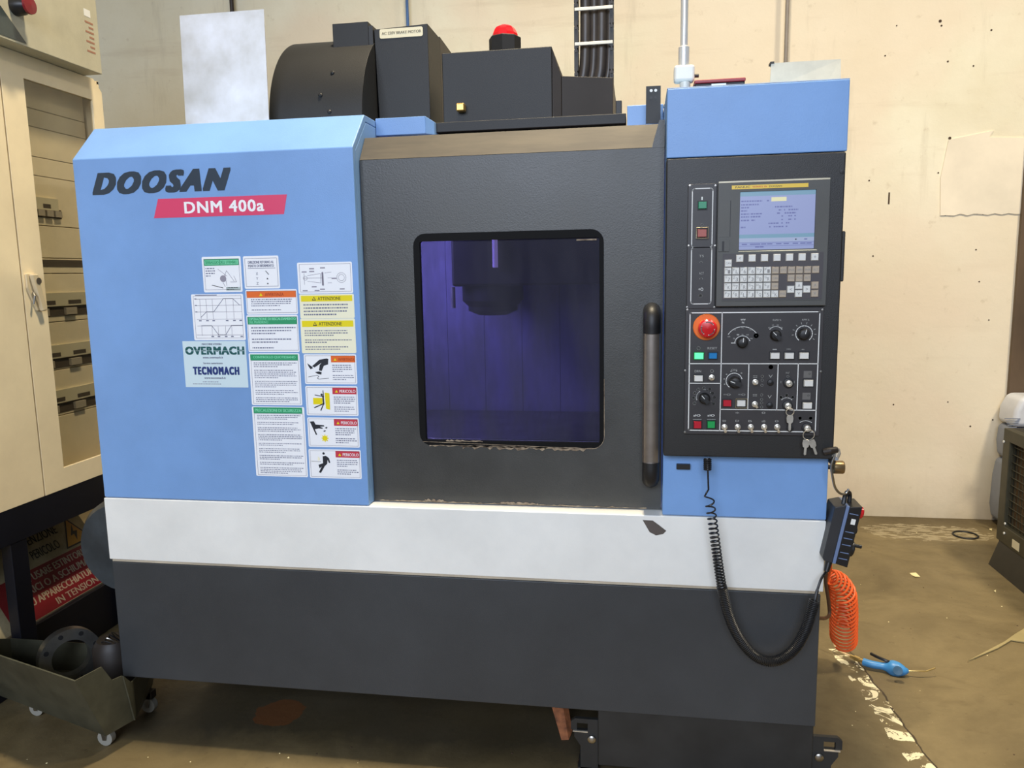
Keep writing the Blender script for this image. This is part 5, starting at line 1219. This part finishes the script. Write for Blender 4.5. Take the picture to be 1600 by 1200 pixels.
for px, py in ((1569, 690), (1571, 818), (1569.5, 833)): c = aX(px, py, XH); MB().lathe((XH-.0002, c.y, c.z), (-1, 0, 0), [(.006, 0), (.006, .004), (0, .005)], WHT, 10).build('bolt', ht)
mb = MB(); mb.hexa([(1.765, 4.055, 0), (1.765, 3.2, 0), (XH+.005, 3.25, .129), (XH+.005, 4.05, .129)], [(2.2, 4.055, 0), (2.2, 3.2, 0), (2.15, 3.25, .129), (2.15, 4.05, .129)], GD); mb.build('stand', ht)
# white moulded unit by the wall
ut = thing('portable_cooler', 'light grey moulded plastic unit standing by the wall behind the heater', 'appliance', (2.25, 4.5, 0))
PW = mat('pale_grey_moulding', (206, 208, 212), .45, var=.06, scale=4); PG = mat('blue_grey_moulding', (128, 134, 146), .5, var=.08, scale=5)
def moulded(name, y0, y1, prof, mt):          # prof [(x_left, z)]
    mb = MB(); n = len(prof)
    pts = [(x, y0, z) for x, z in prof]+[(2.75, y0, prof[-1][1]), (2.75, y0, prof[0][1])]
    mb.prism(pts, (0, y1-y0, 0), mt); return mb.build(name, ut, bevel=.03, seg=4, smooth=True)
moulded('lower_body', 4.56, 4.765, [(2.06, .03), (2.045, .12), (2.05, .30), (2.065, .40)], PG)
moulded('middle_body', 4.57, 4.76, [(2.067, .405), (2.055, .5), (2.062, .60)], PG)
moulded('upper_body', 4.56, 4.765, [(2.062, .605), (2.065, .70), (2.10, .775)], PW)
a = aY(1566, 735, 4.54); MB().box(2.052, 2.20, 4.545, 4.559, a.z-.05, a.z+.05, PW).build('front_clip', ut, bevel=.006)
mb = MB(); a = aY(1579, 655, 4.556)
for i in range(5): mb.box(a.x-.03+.006*i, a.x+.05-.004*i, 4.5555, 4.5590, a.z-.012*i, a.z-.012*i+.005, PG)
mb.build('vent_slot', ut)
mb = MB(); a = aY(1566, 775, 4.556)
for i in range(5): mb.box(a.x-.008, a.x+.008, 4.5555, 4.5590, a.z-.035*i+.01, a.z-.035*i+.035, GD)
mb.build('side_lettering', ut)

# ------------------------------------------------------------------ small things on the floor
c = aZ(1508.5, 836, .004); mb = MB(); mb.tube([(c.x+.062*math.cos(a), c.y+.062*math.sin(a), .005) for a in [2*math.pi*i/32 for i in range(32)]], .0045, RUB, 8, closed=True)
o = mb.build('rubber_ring', smooth=True); tag(o, 'black rubber ring lying on the floor near the wall', 'ring')
PPR = flat('scrap_paper', (226, 212, 160), .6)
def scrap(pts, label, mt=PPR):
    P = [aZ(px, py, .001) for px, py in pts]; mb = MB(); mb.prism([(p.x, p.y, .001+.004*(i % 2)) for i, p in enumerate(P)], (0, 0, .001), mt)
    o = mb.build('paper_scrap'); tag(o, label, 'scrap', 'pale scraps on the floor')
scrap(((1421, 895.5), (1431, 896), (1438, 901.5), (1430, 902.5), (1425, 899)), 'pale paper scrap on the floor right of the orange hose')
scrap(((1546, 826), (1550, 827), (1550, 829), (1546, 829)), 'tiny white scrap on the floor close to the grey unit')
scrap(((1553, 923), (1556, 923), (1556, 925.5), (1553, 925)), 'tiny white scrap on the floor in front of the heater')
WD = mat('rusty_wood', (170, 104, 62), .8, col2=(96, 56, 32), scale=30, mix=.5)
a = aZ(873, 1124, .05); mb = MB(); mb.prism([(a.x-.03, a.y+.03, .09), (a.x+.01, a.y+.03, .09), (a.x+.035, a.y-.03, .0), (a.x+.012, a.y-.035, .0)], (.01, .03, .012), WD); o = mb.build('wood_splinter'); tag(o, 'reddish brown wood splinter leaning on the foot under the machine', 'wood')
# plastic strip at the right edge
P = [aZ(px, py, .004) for px, py in ((1513, 1033), (1545, 1016), (1570, 1003), (1585, 992), (1605, 980), (1640, 985), (1640, 1008), (1600, 1004), (1580, 1001), (1560, 1013))]
mb = MB(); mb.prism([(p.x, p.y, .003) for p in P], (0, 0, .004), mat('pale_plastic_strip', (160, 146, 104), .4, var=.06)); o = mb.build('plastic_strip'); tag(o, 'pale pointed plastic strip lying on the floor at the right edge', 'strip')
mb = MB()
for i in range(40):
    px = random.uniform(1330, 1600); py = random.uniform(830, 1180); p = aZ(px, py, 0)
    if i > 26: p = aZ(random.uniform(20, 800), random.uniform(1165, 1195), 0)
    r = random.uniform(.0015, .004); mb.lathe((p.x, p.y, 0), (0, 0, 1), [(r, 0), (r*.6, r*.5), (0, r*.6)], PPR if i % 2 else HOLE, 5)
o = mb.build('swarf_specks'); tag(o, 'tiny metal chips scattered over the floor', 'chips', kind='stuff')
